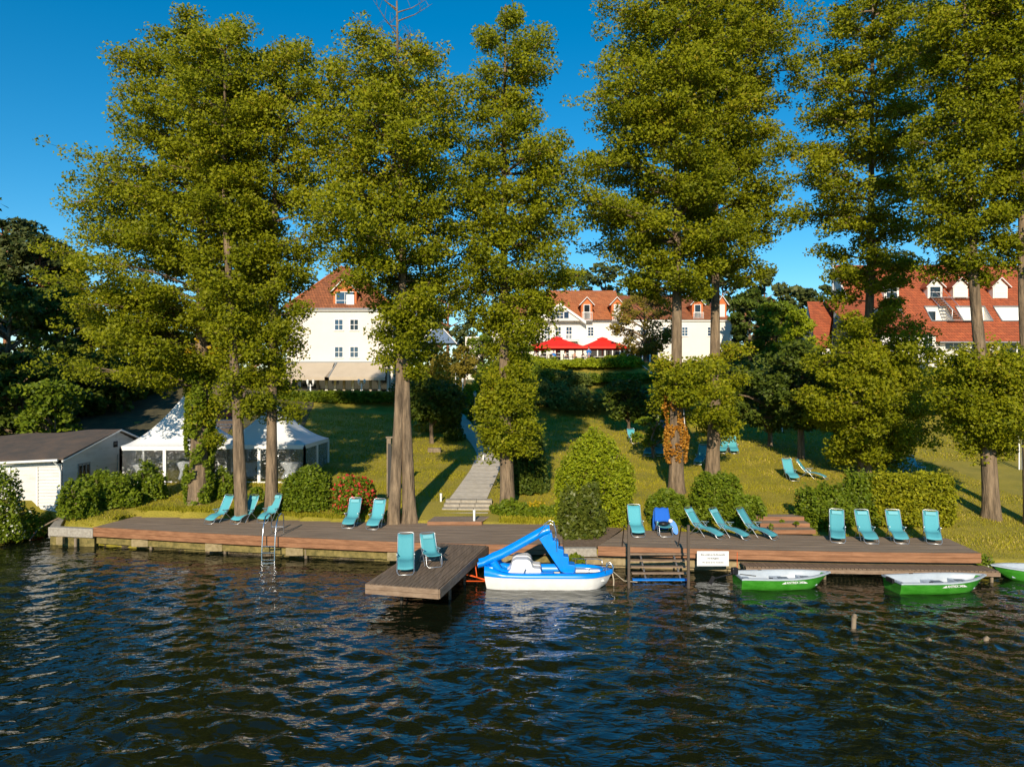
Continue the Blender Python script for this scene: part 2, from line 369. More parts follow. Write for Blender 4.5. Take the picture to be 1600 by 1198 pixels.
# path of pale slabs up the lawn
PC = [(-2.35, 36.4), (-2.0, 40), (-1.65, 44), (-1.5, 48), (-2.2, 52), (-3.7, 58), (-5.2, 65), (-5.9, 72), (-5.2, 82)]
py_ = [p[1] for p in PC]; px_ = [p[0] for p in PC]
rows = []; yy = np.arange(36.4, 82, .5)
m = MB()
for y in yy:
    c = np.interp(y, py_, px_); wd = np.interp(y, [36, 42, 60, 80], [.98, .9, .75, .7])
    r = []
    for t in np.linspace(-1, 1, 5): x = c + t * wd; r.append((x, y, hb(x, y) + .045))
    rows.append(r)
m.grid(rows, True)
m.build('garden_path', 'path_stone', kind='structure')
g = MB()
for i, y in enumerate(np.arange(36.5, 60, .9)):      # joints between the slabs, cut as thin dark strips of soil
    c = np.interp(y, py_, px_); wd = np.interp(y, [36, 42, 60], [.98, .9, .75])
    g.quad(*[(c + t * wd, y + dy, hb(c + t * wd, y + dy) + .052) for t, dy in ((-1, 0), (1, 0), (1, .03), (-1, .03))])
g.build('path_joint', 'concrete', kind='structure')
m = MB(); m.grid([[(x, y, hb(x, y) + .03) for x in np.linspace(-75 - y * .2, -14.5 - (y - 46) * .2, 40)] for y in np.arange(46.5, 88, 1.2)]); m.build('slope_shade_sheet', 'slope_shade', kind='structure')  # dark sheet laid over the grass, the slope's shade painted as ground colour
# dirt drive at the far left
m = MB(); rows = []
for k, y in enumerate(np.arange(48, 82, 1.5)):
    c = -22.5 - (y - 48) * .28
    rows.append([(c + t * 2.6, y, hb(c + t * 2.6, y) + .08) for t in np.linspace(-1, 1, 5)])
m.grid(rows); m.build('dirt_road', 'soil', kind='structure')

# ------------------------------------------------------------------ trees
def crown_points(prof, Y, tx, nb, ncl, nleaf, depth=.5, cl=(.54, .54, .36), rise=.12, rng=RNG):
    """prof rows: (z, xl, xr) world metres; tx(z) trunk x at height z. Returns leaf centres, values and branch lines"""
    zs = np.array([p[0] for p in prof]); o = np.argsort(zs); zs = zs[o]
    xl = np.array([p[1] for p in prof])[o]; xr = np.array([p[2] for p in prof])[o]
    wdt = np.maximum(xr - xl, .2); cum = np.concatenate([[0], np.cumsum((wdt[1:] + wdt[:-1]) / 2 * np.diff(zs))]); 
    C = []; V = []; BR = []
    for k in range(nb):
        q = (k + rng.uniform(0, 1)) / nb * cum[-1]; z = float(np.interp(q, cum, zs)); z += rng.uniform(-.15, .15)
        a = k * 2.39996 + rng.uniform(-.35, .35); ca, sa = math.cos(a), math.sin(a)
        L_, R_ = np.interp(z, zs, xl), np.interp(z, zs, xr); t0 = tx(z)
        hw = (R_ - L_) / 2; cx = (R_ + L_) / 2
        ex = cx + ca * hw; ey = Y + sa * hw * depth * 2
        f = rng.uniform(.58, 1.04) ** .8 if rng.random() > .12 else rng.uniform(1.0, 1.12)
        tip = np.array([t0 + (ex - t0) * f, Y + (ey - Y) * f, z])
        ln = math.hypot(tip[0] - t0, tip[1] - Y); root = np.array([t0, Y, z - ln * rise * rng.uniform(.5, 2.2) - .2])
        side = np.array([-(tip[1] - Y), tip[0] - t0, 0]); side = side / (np.linalg.norm(side) + 1e-6)
        bow = rng.uniform(-.05, .12) * ln
        def P(t): return root + (tip - root) * t + np.array([0, 0, bow * math.sin(PI * t)])
        BR.append([P(0), P(.33), P(.66), P(.95)])
        bv = rng.uniform(-.12, .12)
        m_ = max(3, int(ncl * (.45 + ln / 7)))
        for j in range(m_):
            t = rng.uniform(.22, 1.02) ** .8; s = rng.normal() * (.10 + .22 * t) * max(ln, 1.2) * .75
            c = P(min(t, 1)) + side * s + np.array([0, 0, rng.normal() * .21 - abs(s) * .10])
            sc = rng.uniform(.7, 1.25); n_ = int(nleaf * sc * sc)
            d = rng.normal(size=(n_, 3)); d /= np.linalg.norm(d, axis=1)[:, None]; d *= rng.uniform(.35, 1.08, (n_, 1)) ** .6
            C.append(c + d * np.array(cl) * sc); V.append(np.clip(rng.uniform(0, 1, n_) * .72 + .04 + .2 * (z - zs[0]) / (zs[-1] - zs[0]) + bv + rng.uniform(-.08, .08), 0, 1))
            if j % 3 == 0: BR.append([P(max(.1, t - .3)), c])
    return np.vstack(C), np.concatenate(V), BR

def branch_mesh(BR, r0=.075):
    m = MB()
    for b in BR:
        n = len(b); ln = (Vector(b[-1]) - Vector(b[0])).length
        rr = r0 * min(1.3, .4 + ln / 5) if n > 2 else r0 * .3
        pts = [Vector(p) + Vector((random.uniform(-.06, .06), random.uniform(-.06, .06), random.uniform(-.06, .06))) for p in b]
        m.tube(pts, [rr * (1 - .8 * i / (n - 1)) for i in range(n)], 4 if n > 2 else 3, False)
    return m

def px_prof(pr, Y): return [(Z(y, Y), X(a, Y), X(b, Y)) for y, a, b in pr]

def trunk_mesh(pts, rad, seg=16, flare=.3, lump=.06):
    """pts: list of Vector; rad: radii; roots flare at the bottom"""
    m = MB(); rows = []; n = 26
    P = [Vector(p) for p in pts]; cum = [0]
    for i in range(1, len(P)): cum.append(cum[-1] + (P[i] - P[i - 1]).length)
    sd_ = random.uniform(0, 99)
    for k in range(n):
        d = (k / (n - 1)) ** 1.6 * cum[-1]
        x = [float(np.interp(d, cum, [p[i] for p in P])) for i in range(3)]; r = float(np.interp(d, cum, rad))
        row = []
        for j in range(seg):
            a = 2 * PI * j / seg; hgt = d
            f = 1 + lump * 2 * noise.noise(Vector((math.cos(a) * 1.2 + sd_, math.sin(a) * 1.2, hgt * .35)))
            f += flare * math.exp(-hgt / .35) * (1 + .7 * math.sin(a * 3 + sd_)) * .8
            row.append((x[0] + math.cos(a) * r * f, x[1] + math.sin(a) * r * f, x[2]))
        rows.append(row)
    m.grid(rows, True, True); return m

def tree(name, label, trunk_px, Y, profs, nb, ncl, nleaf, size, leafm='alder_leaf', bark='bark', width_px=24, group=None, depth=.5, base_y=None, extra_trunks=(), up=.1, rise=.12, cl=(.54, .54, .36), topless=False):
    base = trunk_px[0]; bxm = X(base[0], Y); bz = hb(bxm, Y) - .12
    t = thing(name, label, 'tree', (bxm, Y, bz), group=group); off = Vector((bxm, Y, bz))
    pts = [Vector((bxm, Y, bz))] + [Vector((X(a, Y), Y, Z(b, Y))) for a, b in trunk_px[1:]]
    r0 = width_px / F * Y / 2; ztop = pts[-1].z
    fr_ = [(p.z - bz) / (ztop - bz) for p in pts]; rad = [r0 * max(.10, (1 - f_) ** .9 * (1 - .12 * min(1, f_ * 5))) for f_ in fr_]
    rad = [max(.04, r) for r in rad]; rad[-1] = .04
    trunk_mesh([p - off for p in pts], rad).build('trunk', bark, t)
    for et, ew in extra_trunks:
        q = [Vector((X(a, Y), Y - .25 if i == 0 else Y - .1, Z(b, Y) if i else hb(X(a, Y), Y) - .1)) for i, (a, b) in enumerate(et)]
        r1 = ew / F * Y / 2
        trunk_mesh([p - off for p in q], [r1 * (1 - .5 * i / (len(q) - 1)) for i in range(len(q))]).build('trunk', bark, t)
    zz = [p.z for p in pts]; xx = [p.x for p in pts]
    tx = lambda z: float(np.interp(z, zz, xx))
    Cs, Vs, Bs = [], [], []
    for k, pr in enumerate(profs):
        f = 1 if k == 0 else pr[0]; pp = pr if k == 0 else pr[1]
        C, V, B = crown_points(px_prof(pp, Y), Y, tx, max(5, int(nb * f)), ncl, nleaf, depth, cl, rise)
        Cs.append(C); Vs.append(V); Bs += B
    C = np.vstack(Cs) - np.array(off); V = np.concatenate(Vs)
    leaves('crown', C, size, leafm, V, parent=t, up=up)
    branch_mesh([[Vector(p) - off for p in b] for b in Bs]).build('branches', bark, t, kind='stuff')
    return t, off

G1 = 'tall alders along the shore'
A = dict(group=G1)
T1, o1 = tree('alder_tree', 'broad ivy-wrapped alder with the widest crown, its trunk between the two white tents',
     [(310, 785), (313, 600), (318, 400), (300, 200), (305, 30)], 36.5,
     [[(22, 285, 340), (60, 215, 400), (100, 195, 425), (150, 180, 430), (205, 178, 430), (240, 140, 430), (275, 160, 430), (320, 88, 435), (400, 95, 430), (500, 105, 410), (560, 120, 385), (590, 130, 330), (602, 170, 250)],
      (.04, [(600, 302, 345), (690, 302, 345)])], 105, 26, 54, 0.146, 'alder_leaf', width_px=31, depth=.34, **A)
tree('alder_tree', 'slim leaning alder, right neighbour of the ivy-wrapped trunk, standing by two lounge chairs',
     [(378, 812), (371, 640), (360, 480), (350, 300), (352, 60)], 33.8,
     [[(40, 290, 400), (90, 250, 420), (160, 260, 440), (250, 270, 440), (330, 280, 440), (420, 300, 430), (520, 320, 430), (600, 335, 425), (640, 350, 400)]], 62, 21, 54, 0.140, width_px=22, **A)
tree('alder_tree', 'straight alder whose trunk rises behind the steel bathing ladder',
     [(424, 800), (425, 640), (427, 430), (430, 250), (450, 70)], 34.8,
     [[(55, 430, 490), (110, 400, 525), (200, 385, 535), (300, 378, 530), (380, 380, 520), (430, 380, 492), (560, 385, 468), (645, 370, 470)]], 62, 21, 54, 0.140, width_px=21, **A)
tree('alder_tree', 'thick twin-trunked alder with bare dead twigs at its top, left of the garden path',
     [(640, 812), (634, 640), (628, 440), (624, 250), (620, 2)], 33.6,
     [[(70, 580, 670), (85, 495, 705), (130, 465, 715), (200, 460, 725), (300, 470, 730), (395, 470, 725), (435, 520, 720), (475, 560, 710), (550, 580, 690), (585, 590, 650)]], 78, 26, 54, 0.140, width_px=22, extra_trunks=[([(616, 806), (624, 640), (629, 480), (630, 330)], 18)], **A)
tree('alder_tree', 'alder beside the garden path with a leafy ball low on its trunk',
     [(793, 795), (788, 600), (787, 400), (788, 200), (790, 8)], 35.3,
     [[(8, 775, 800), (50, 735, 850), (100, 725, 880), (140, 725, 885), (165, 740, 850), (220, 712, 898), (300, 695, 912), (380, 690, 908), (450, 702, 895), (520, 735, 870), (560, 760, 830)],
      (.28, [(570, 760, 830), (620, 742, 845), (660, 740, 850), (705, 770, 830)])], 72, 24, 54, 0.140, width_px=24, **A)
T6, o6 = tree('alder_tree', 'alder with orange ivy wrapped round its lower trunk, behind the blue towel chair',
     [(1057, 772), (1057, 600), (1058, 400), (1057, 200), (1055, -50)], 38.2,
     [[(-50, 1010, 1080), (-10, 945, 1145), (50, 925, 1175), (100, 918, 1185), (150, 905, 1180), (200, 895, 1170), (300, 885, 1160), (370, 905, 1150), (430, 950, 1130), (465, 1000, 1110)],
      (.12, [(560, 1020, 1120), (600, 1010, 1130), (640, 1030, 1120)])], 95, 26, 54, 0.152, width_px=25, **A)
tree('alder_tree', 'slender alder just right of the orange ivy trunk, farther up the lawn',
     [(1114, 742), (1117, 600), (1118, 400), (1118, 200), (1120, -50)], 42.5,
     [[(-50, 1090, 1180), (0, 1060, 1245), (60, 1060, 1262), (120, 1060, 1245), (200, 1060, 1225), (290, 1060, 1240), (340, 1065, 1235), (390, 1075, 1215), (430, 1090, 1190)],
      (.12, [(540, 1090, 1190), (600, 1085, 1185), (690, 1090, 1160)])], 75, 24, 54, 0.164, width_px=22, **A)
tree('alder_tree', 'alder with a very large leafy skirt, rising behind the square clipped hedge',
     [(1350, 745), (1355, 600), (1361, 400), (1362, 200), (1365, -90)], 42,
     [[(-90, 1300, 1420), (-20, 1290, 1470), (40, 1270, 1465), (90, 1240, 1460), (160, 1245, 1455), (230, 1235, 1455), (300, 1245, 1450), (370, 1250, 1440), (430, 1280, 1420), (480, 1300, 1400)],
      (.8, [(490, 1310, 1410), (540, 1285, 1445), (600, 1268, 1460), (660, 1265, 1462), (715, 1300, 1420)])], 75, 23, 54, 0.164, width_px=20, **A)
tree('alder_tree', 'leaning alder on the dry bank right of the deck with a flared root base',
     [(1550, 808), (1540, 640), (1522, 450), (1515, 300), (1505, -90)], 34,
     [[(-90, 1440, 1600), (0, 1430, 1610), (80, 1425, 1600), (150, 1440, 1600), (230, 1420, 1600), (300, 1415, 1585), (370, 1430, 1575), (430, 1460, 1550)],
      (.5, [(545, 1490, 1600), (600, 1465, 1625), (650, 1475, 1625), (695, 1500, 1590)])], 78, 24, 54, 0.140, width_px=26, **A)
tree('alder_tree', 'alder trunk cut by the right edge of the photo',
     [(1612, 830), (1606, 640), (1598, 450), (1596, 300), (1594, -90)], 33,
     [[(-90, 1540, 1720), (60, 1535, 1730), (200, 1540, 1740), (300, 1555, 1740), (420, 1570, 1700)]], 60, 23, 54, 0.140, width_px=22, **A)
# bare dead top of the twin alder
m = MB()
for k in range(16):
    z = Z(random.uniform(15, 120), 33.6); a = random.uniform(0, 6.28); ln = random.uniform(.7, 2.2); o = Vector((X(621, 33.6), 33.6, z))
    e = o + Vector((math.cos(a) * ln, math.sin(a) * ln * .6, ln * .55)); m.tube([o, (o + e) / 2 + Vector((0, 0, -.1)), e], [.035, .022, .006], 4, False)
    for j in range(3):
        q = o.lerp(e, random.uniform(.4, .9)); m.tube([q, q + Vector((random.uniform(-.4, .4), random.uniform(-.3, .3), .45))], [.014, .004], 3, False)
tw = bpy.data.objects['alder_tree.003']; mt_ = m.mesh('dead_twigs', MATS['bark']); mt_.transform(Matrix.Translation(-tw.location)); objmesh('dead_twigs', mt_, tw)

# ivy on two trunks
def ivy(parent, off, trunk_px, Y, y0, y1, r, n, mt, size=.16, v=None):
    zz = sorted([(Z(b, Y), X(a, Y)) for a, b in trunk_px]); z = RNG.uniform(Z(y1, Y), Z(y0, Y), n)
    a = RNG.uniform(0, 2 * PI, n); cl_ = np.array([noise.noise(Vector((math.cos(q) * 1.5, math.sin(q) * 1.5, w_ * 1.1 + Y))) for q, w_ in zip(a, z)])
    keep = cl_ > (-.12 if mt != 'ivy_gold' else -.02); z = z[keep]; a = a[keep]; cl_ = cl_[keep]; rr = r + np.maximum(0, cl_) * .38 * RNG.uniform(.2, 1, len(z))
    x = np.interp(z, [q[0] for q in zz], [q[1] for q in zz])
    C = np.stack([x + np.cos(a) * rr, Y + np.sin(a) * rr, z], 1) - np.array(off)
    leaves('ivy', C, size, mt, RNG.uniform(0, 1, len(C)), parent=parent)
ivy(T1, o1, [(310, 785), (313, 600)], 36.5, 560, 785, .62, 6500, 'bush_leaf', .19)
ivy(T6, o6, [(1057, 772), (1057, 600)], 38.2, 612, 722, .50, 3000, 'ivy_gold', .14)
ivy(T1, o1, [(318, 785), (318, 500)], 36.5, 525, 570, .8, 260, 'yellow_leaf', .19)

# other trees farther back: each in its own place
def simple_tree(name, label, px, Y, ytop, ybot, wpx, n, size, leafm, bark='bark', group=None, shape='round', trunk_r=.2, layers=0, ybase=None, dep=1.0, cl=.9, zb=None):
    x = X(px, Y); zb = hb(x, Y) - .1 if zb is None else zb; zt = Z(ytop, Y); z0 = max(Z(ybot, Y), zb + .2); rw = wpx / F * Y / 2
    t = thing(name, label, 'tree', (x, Y, zb), group=group)
    m = trunk_mesh([(0, 0, 0), (random.uniform(-.2, .2), 0, (zt - zb) * .5), (random.uniform(-.3, .3), 0, (zt - zb) * .93)], [trunk_r, trunk_r * .7, .04], 10)
    m.build('trunk', bark, t)
    C = []; V = []; BR = []
    nc = max(14, int(n / 70)); hgt = zt - z0
    for k in range(nc):
        q = RNG.uniform(0, 1)
        if shape == 'round': f = math.sqrt(max(0.02, 1 - (2 * q - 1) ** 2)) ** .8
        elif shape == 'cone': f = (1 - q) ** .8 + .08
        elif shape == 'pine': q = .35 + .65 * q; f = math.sqrt(max(.03, 1 - ((q - .62) / .42) ** 2))
        a = RNG.uniform(0, 2 * PI); rr = rw * f * RNG.uniform(.25, 1) ** .5
        c = np.array([math.cos(a) * rr, math.sin(a) * rr * dep, z0 - zb + q * hgt]); sc = RNG.uniform(.6, 1.3) * cl * (rw / 4) ** .35
        nl = int(n / nc); d = RNG.normal(size=(nl, 3)); d /= np.linalg.norm(d, axis=1)[:, None]; d *= RNG.uniform(.3, 1.05, (nl, 1)) ** .6
        C.append(c + d * np.array([1, 1, .5 if shape == 'pine' else .6]) * sc); V.append(np.clip(RNG.uniform(0, 1, nl) * .8 + RNG.uniform(-.1, .2), 0, 1))
        if k % 2 == 0: BR.append([np.array([0, 0, max(.3, c[2] - rr * .3 - .3)]), c * .5 + np.array([0, 0, c[2] * .5 - rr * .12]), c])
    leaves('crown', np.vstack(C), size, leafm, np.concatenate(V), parent=t)
    branch_mesh(BR, .07 + trunk_r * .15).build('branches', bark, t, kind='stuff')
    return t

# shade trees off the left edge and the dark bank of trees above the shed
GB = 'dark trees on the slope above the shed'
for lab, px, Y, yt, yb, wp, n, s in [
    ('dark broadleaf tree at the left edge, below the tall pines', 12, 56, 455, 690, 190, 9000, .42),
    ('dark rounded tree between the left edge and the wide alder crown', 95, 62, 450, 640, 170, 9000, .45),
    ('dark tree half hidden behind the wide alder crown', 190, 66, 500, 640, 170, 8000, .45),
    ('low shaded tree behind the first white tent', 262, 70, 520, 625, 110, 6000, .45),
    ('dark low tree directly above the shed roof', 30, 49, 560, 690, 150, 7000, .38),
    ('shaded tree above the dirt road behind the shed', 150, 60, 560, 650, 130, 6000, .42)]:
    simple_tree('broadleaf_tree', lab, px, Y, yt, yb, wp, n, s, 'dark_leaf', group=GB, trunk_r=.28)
simple_tree('broadleaf_tree', 'big shade tree standing left of the shed, out of view, casting shade on the slope', -200, 42, 150, 700, 330, 12000, .45, 'dark_leaf', trunk_r=.4)  # unseen tree beyond the left edge, placed to shade the slope
GP = 'pines at the upper left'
simple_tree('pine_tree', 'tallest pine at the left edge of the photo', 8, 74, 342, 560, 150, 9000, .42, 'pine_needle', 'bark_pine', GP, 'pine', .3)
simple_tree('pine_tree', 'orange-stemmed pine left of the wide alder crown', 58, 72, 368, 560, 120, 8000, .42, 'pine_needle', 'bark_pine', GP, 'pine', .3)
simple_tree('pine_tree', 'smaller pine touching the wide alder crown', 92, 78, 395, 580, 100, 6000, .42, 'pine_needle', 'bark_pine', GP, 'pine', .25)
simple_tree('young_tree', 'bright young maple growing behind the shed roof', 82, 46, 596, 680, 95, 2200, .26, 'bush_leaf', trunk_r=.07)
# trees behind the main building
GF = 'pines behind the long hotel wing'
k = 0
for px, Y, yt, wp in [(840, 118, 432, 70), (895, 122, 424, 80), (945, 116, 418, 90), (1000, 124, 428, 70), (1030, 118, 420, 80), (1085, 122, 436, 60), (1128, 118, 422, 62), (1165, 112, 436, 60),
                      (1195, 108, 426, 60), (1225, 112, 446, 60), (1250, 106, 440, 55), (1282, 112, 446, 60), (770, 116, 430, 80), (700, 112, 440, 80), (640, 112, 436, 80), (455, 104, 420, 90), (395, 100, 440, 90), (320, 98, 430, 100), (1400, 120, 400, 90), (1500, 124, 396, 100)]:
    where = ('above the left end of the long wing roof', 'above the raised orange roof', 'right above the two big parasols', 'behind the yellow-green tree', 'just left of the orange ivy trunk', 'behind the slender alder', 'at the right end of the wing roof', 'first beyond the white wing', 'between wing and red annex, rounded top', 'low one left of the red annex', 'tallest left of the red annex', 'touching the red annex roof', 'behind the path alder crown', 'between the two centre-left alders', 'behind the twin-trunked alder', 'left of the brown pyramid roof', 'behind the straight alder', 'behind the ivy-wrapped alder', 'behind the left part of the big red roof', 'behind the right part of the big red roof')[k]; k += 1
    simple_tree('pine_tree', 'distant skyline pine ' + where, px, Y, yt, 590, wp * 1.25, 3000, .62, 'pine_needle', 'bark_pine', GF, 'round', .3, cl=1.2)
GM = 'broadleaf trees between the two hotels'
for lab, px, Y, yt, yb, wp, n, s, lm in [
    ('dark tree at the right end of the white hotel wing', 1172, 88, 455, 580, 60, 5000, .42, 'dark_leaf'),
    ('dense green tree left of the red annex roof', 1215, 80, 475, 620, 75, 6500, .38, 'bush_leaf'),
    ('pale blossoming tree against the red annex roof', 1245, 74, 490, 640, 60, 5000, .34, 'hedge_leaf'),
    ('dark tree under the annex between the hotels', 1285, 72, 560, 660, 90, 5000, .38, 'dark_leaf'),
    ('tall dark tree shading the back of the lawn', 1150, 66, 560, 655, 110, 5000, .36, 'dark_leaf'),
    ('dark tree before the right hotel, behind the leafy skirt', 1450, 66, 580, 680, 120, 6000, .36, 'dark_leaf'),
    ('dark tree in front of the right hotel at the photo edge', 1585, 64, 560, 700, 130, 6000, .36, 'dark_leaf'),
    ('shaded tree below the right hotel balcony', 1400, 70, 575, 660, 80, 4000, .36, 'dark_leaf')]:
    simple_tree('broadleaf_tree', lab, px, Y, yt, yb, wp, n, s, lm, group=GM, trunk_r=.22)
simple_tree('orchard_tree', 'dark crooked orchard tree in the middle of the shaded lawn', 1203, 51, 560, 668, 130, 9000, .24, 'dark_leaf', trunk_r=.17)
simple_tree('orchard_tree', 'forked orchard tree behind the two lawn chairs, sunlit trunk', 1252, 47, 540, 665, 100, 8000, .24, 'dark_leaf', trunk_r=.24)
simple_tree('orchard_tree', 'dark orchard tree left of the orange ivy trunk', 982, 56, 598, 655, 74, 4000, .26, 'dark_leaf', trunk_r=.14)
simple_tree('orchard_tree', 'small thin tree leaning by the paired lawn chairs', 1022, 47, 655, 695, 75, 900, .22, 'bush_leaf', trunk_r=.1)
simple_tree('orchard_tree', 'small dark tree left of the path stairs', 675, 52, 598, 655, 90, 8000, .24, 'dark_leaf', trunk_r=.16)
simple_tree('acacia_tree', 'airy yellow-green tree in front of the long hotel wing', 1008, 80, 464, 552, 104, 9000, .24, 'olive_leaf', trunk_r=.2, cl=.75)
simple_tree('broadleaf_tree', 'rounded green tree hiding the left end of the long white wing', 752, 84, 528, 590, 66, 5000, .28, 'bush_leaf', trunk_r=.15)
simple_tree('ornamental_tree', 'reddish-brown bare-looking tree above the path lamps', 725, 70, 545, 585, 40, 1500, .26, 'olive_leaf', trunk_r=.08)
simple_tree('conifer_tree', 'dense green tree at the left end of the terrace', 810, 70, 528, 620, 50, 5000, .28, 'bush_leaf', trunk_r=.12, shape='round')
simple_tree('broadleaf_tree', 'dark tree leaning against the left corner of the pale stair tower', 640, 78, 520, 600, 50, 3000, .32, 'dark_leaf', trunk_r=.14)

# ------------------------------------------------------------------ shrubs and hedges
def shrub(name, label, px, Y, ytop, wpx, n, size, mt, dep=.8, box=False, zb=None, group=None, bloom=None, cat='shrub', p=2.0, flat=False):
    x = X(px, Y); zb = hb(x, Y) - .05 if zb is None else zb; hgt = Z(ytop, Y) - zb; rw = wpx / F * Y / 2; ry = rw * dep
    t = thing(name, label, cat, (x, Y, zb), group=group)
    d = RNG.normal(size=(n, 3)); d[:, 2] = np.abs(d[:, 2]) if not box else d[:, 2]
    pw = 6 if box else p
    nn = (np.abs(d) ** pw).sum(1) ** (1 / pw); d /= nn[:, None]
    s1, s2, s3 = RNG.uniform(0, 9, 3)
    lum = 1 + (.05 if box else .06 if p >= 2.5 else .17) * (np.sin(d[:, 0] * 5 + s1) * np.sin(d[:, 2] * 6 + s2) + np.sin(d[:, 1] * 7 + s3) * .6 + np.sin(d[:, 0] * 13 + s3) * .4)
    rr = np.where(RNG.random(n) < .72, RNG.uniform(.86, 1.06, n), RNG.uniform(.3, .9, n)) * lum
    C = d * rr[:, None]
    sh_ = RNG.random(n) < .035; C[sh_] *= RNG.uniform(1.04, 1.10 if p >= 2.5 else 1.22, (int(sh_.sum()), 1))
    if box: C = C * np.array([rw, ry, hgt / 2]) + np.array([0, 0, hgt / 2])
    else: C = C * np.array([rw, ry, hgt * .93]) + np.array([0, 0, .05]); low = C[:, 2] < hgt * .35; C[low, :2] *= .93
    v = RNG.uniform(0, 1, n) * .9
    leaves('foliage', C, size, mt, v, parent=t)
    if bloom:
        k = RNG.choice(n, int(n * bloom[1]), replace=False); B = C[k] * 1.03
        leaves('blossom', B, bloom[2], bloom[0], RNG.uniform(0, 1, len(B)), parent=t)
    m = MB()
    for i in range(9):
        a = random.uniform(0, 6.28); m.tube([(random.uniform(-.15, .15) * rw, random.uniform(-.1, .1), 0), (math.cos(a) * rw * .35, math.sin(a) * ry * .35, hgt * .45), (math.cos(a) * rw * .7, math.sin(a) * ry * .7, hgt * .8)], [.03, .02, .008], 4, False)
    m.build('stems', 'bark', t)
    return t
shrub('shrub', 'low loose shrub beside the concrete kerb at the shed corner', 122, 34.3, 752, 58, 2800, .15, 'bush_leaf')
shrub('shrub', 'taller loose shrub behind the shed side window', 155, 36.8, 738, 60, 3200, .15, 'bush_leaf')
shrub('shrub', 'bushy green shrub at the left end of the wooden deck', 185, 35.9, 742, 62, 3600, .15, 'bush_leaf')
shrub('shrub', 'spindly shrub with dry twigs before the first tent', 234, 37.2, 728, 52, 2400, .15, 'bush_leaf')
shrub('shrub', 'small upright shrub between the ivy trunk and the slim trunk', 350, 37.2, 732, 34, 1500, .15, 'bush_leaf')
shrub('shrub', 'small low shrub between the two slim trunks', 402, 37, 762, 30, 900, .15, 'bush_leaf')
shrub('shrub', 'round clipped green shrub right of the straight alder', 481, 35.4, 730, 80, 7000, .13, 'bush_leaf', p=2.6)
shrub('flowering_shrub', 'round shrub covered in red flowers', 553, 34.9, 745, 66, 4800, .13, 'bush_leaf', p=2.6, bloom=('red_bloom', .16, .15))
shrub('shrub', 'tall bright green oval hedge bush between the decks', 929, 33.2, 680, 120, 20000, .12, 'hedge_leaf', p=2.7, dep=.62)
shrub('shrub', 'darker laurel bush growing over the deck edge before the tall oval bush', 908, 31.0, 765, 68, 6000, .17, 'laurel_leaf', p=2.4, dep=.8)
shrub('shrub', 'dark bush directly behind the path alder', 826, 38.2, 665, 56, 5000, .17, 'dark_leaf')
shrub('shrub', 'low weeds around the foot of the path alder', 800, 34.6, 784, 60, 1600, .14, 'bush_leaf', dep=.5)
shrub('shrub', 'low green weeds at the back of the left deck', 850, 34.2, 792, 60, 1700, .13, 'bush_leaf', dep=.4)
shrub('flowering_shrub', 'small patch of bright yellow flowers', 839, 34.6, 786, 32, 700, .12, 'hedge_leaf', bloom=('yellow_leaf', .8, .13), dep=.5)
shrub('hedge', 'low hedge behind the blue towel chair', 1043, 33.4, 768, 64, 5500, .14, 'bush_leaf', cat='hedge', p=3)
shrub('shrub', 'tallest bush behind the three sunloungers', 1120, 33.9, 738, 84, 6500, .14, 'bush_leaf', p=2.6)
shrub('shrub', 'low bush next to the wooden lawn steps, left side', 1165, 32.9, 775, 62, 4000, .14, 'bush_leaf', p=2.6)
shrub('shrub', 'rounded bush next to the wooden lawn steps, right side', 1288, 32.8, 762, 84, 6500, .14, 'bush_leaf', p=2.4)
shrub('shrub', 'dark green bush against the left end of the clipped hedge', 1343, 33.3, 740, 72, 6000, .14, 'bush_leaf', p=2.4)
shrub('hedge', 'bright yellow-green square clipped hedge behind four lounge chairs', 1420, 33.1, 742, 122, 14000, .14, 'gold_hedge_leaf', box=True, dep=.42, cat='hedge')
shrub('shrub', 'bank shrub hanging over the water at the left edge of the photo', 2, 33.2, 732, 66, 5000, .14, 'bush_leaf', bloom=('white_bloom', .1, .1), zb=0.1)
shrub('shrub', 'low willow weeds at the waterline before the shed', 38, 34.4, 800, 60, 2400, .13, 'bush_leaf', zb=.0, dep=.5)
shrub('shrub', 'tuft of weeds under the shed corner', 72, 35.9, 806, 34, 700, .13, 'bush_leaf', zb=.0)
shrub('shrub', 'weeds growing from the concrete kerb in front of the laurel', 900, 28.75, 868, 26, 260, .13, 'bush_leaf', zb=.2, dep=.4)
shrub('shrub', 'weed patch at the right end of the deck', 1540, 27.6, 868, 26, 320, .12, 'bush_leaf', zb=.3, dep=.5, bloom=('white_bloom', .15, .1))
shrub('hedge', 'long clipped hedge at the top of the left lawn', 527, 67.3, 612, 178, 12000, .26, 'bush_leaf', box=True, dep=.12, cat='hedge')
shrub('flowering_shrub', 'yellow-flowering shrub behind the twin trunks', 684, 57, 558, 60, 4200, .22, 'yellow_leaf', p=2.2)
shrub('shrub', 'dark rounded bush left of the path stairs', 708, 53, 640, 34, 1800, .2, 'dark_leaf')
GE = 'shrubs covering the slope under the terrace'
rs = random.Random(5)
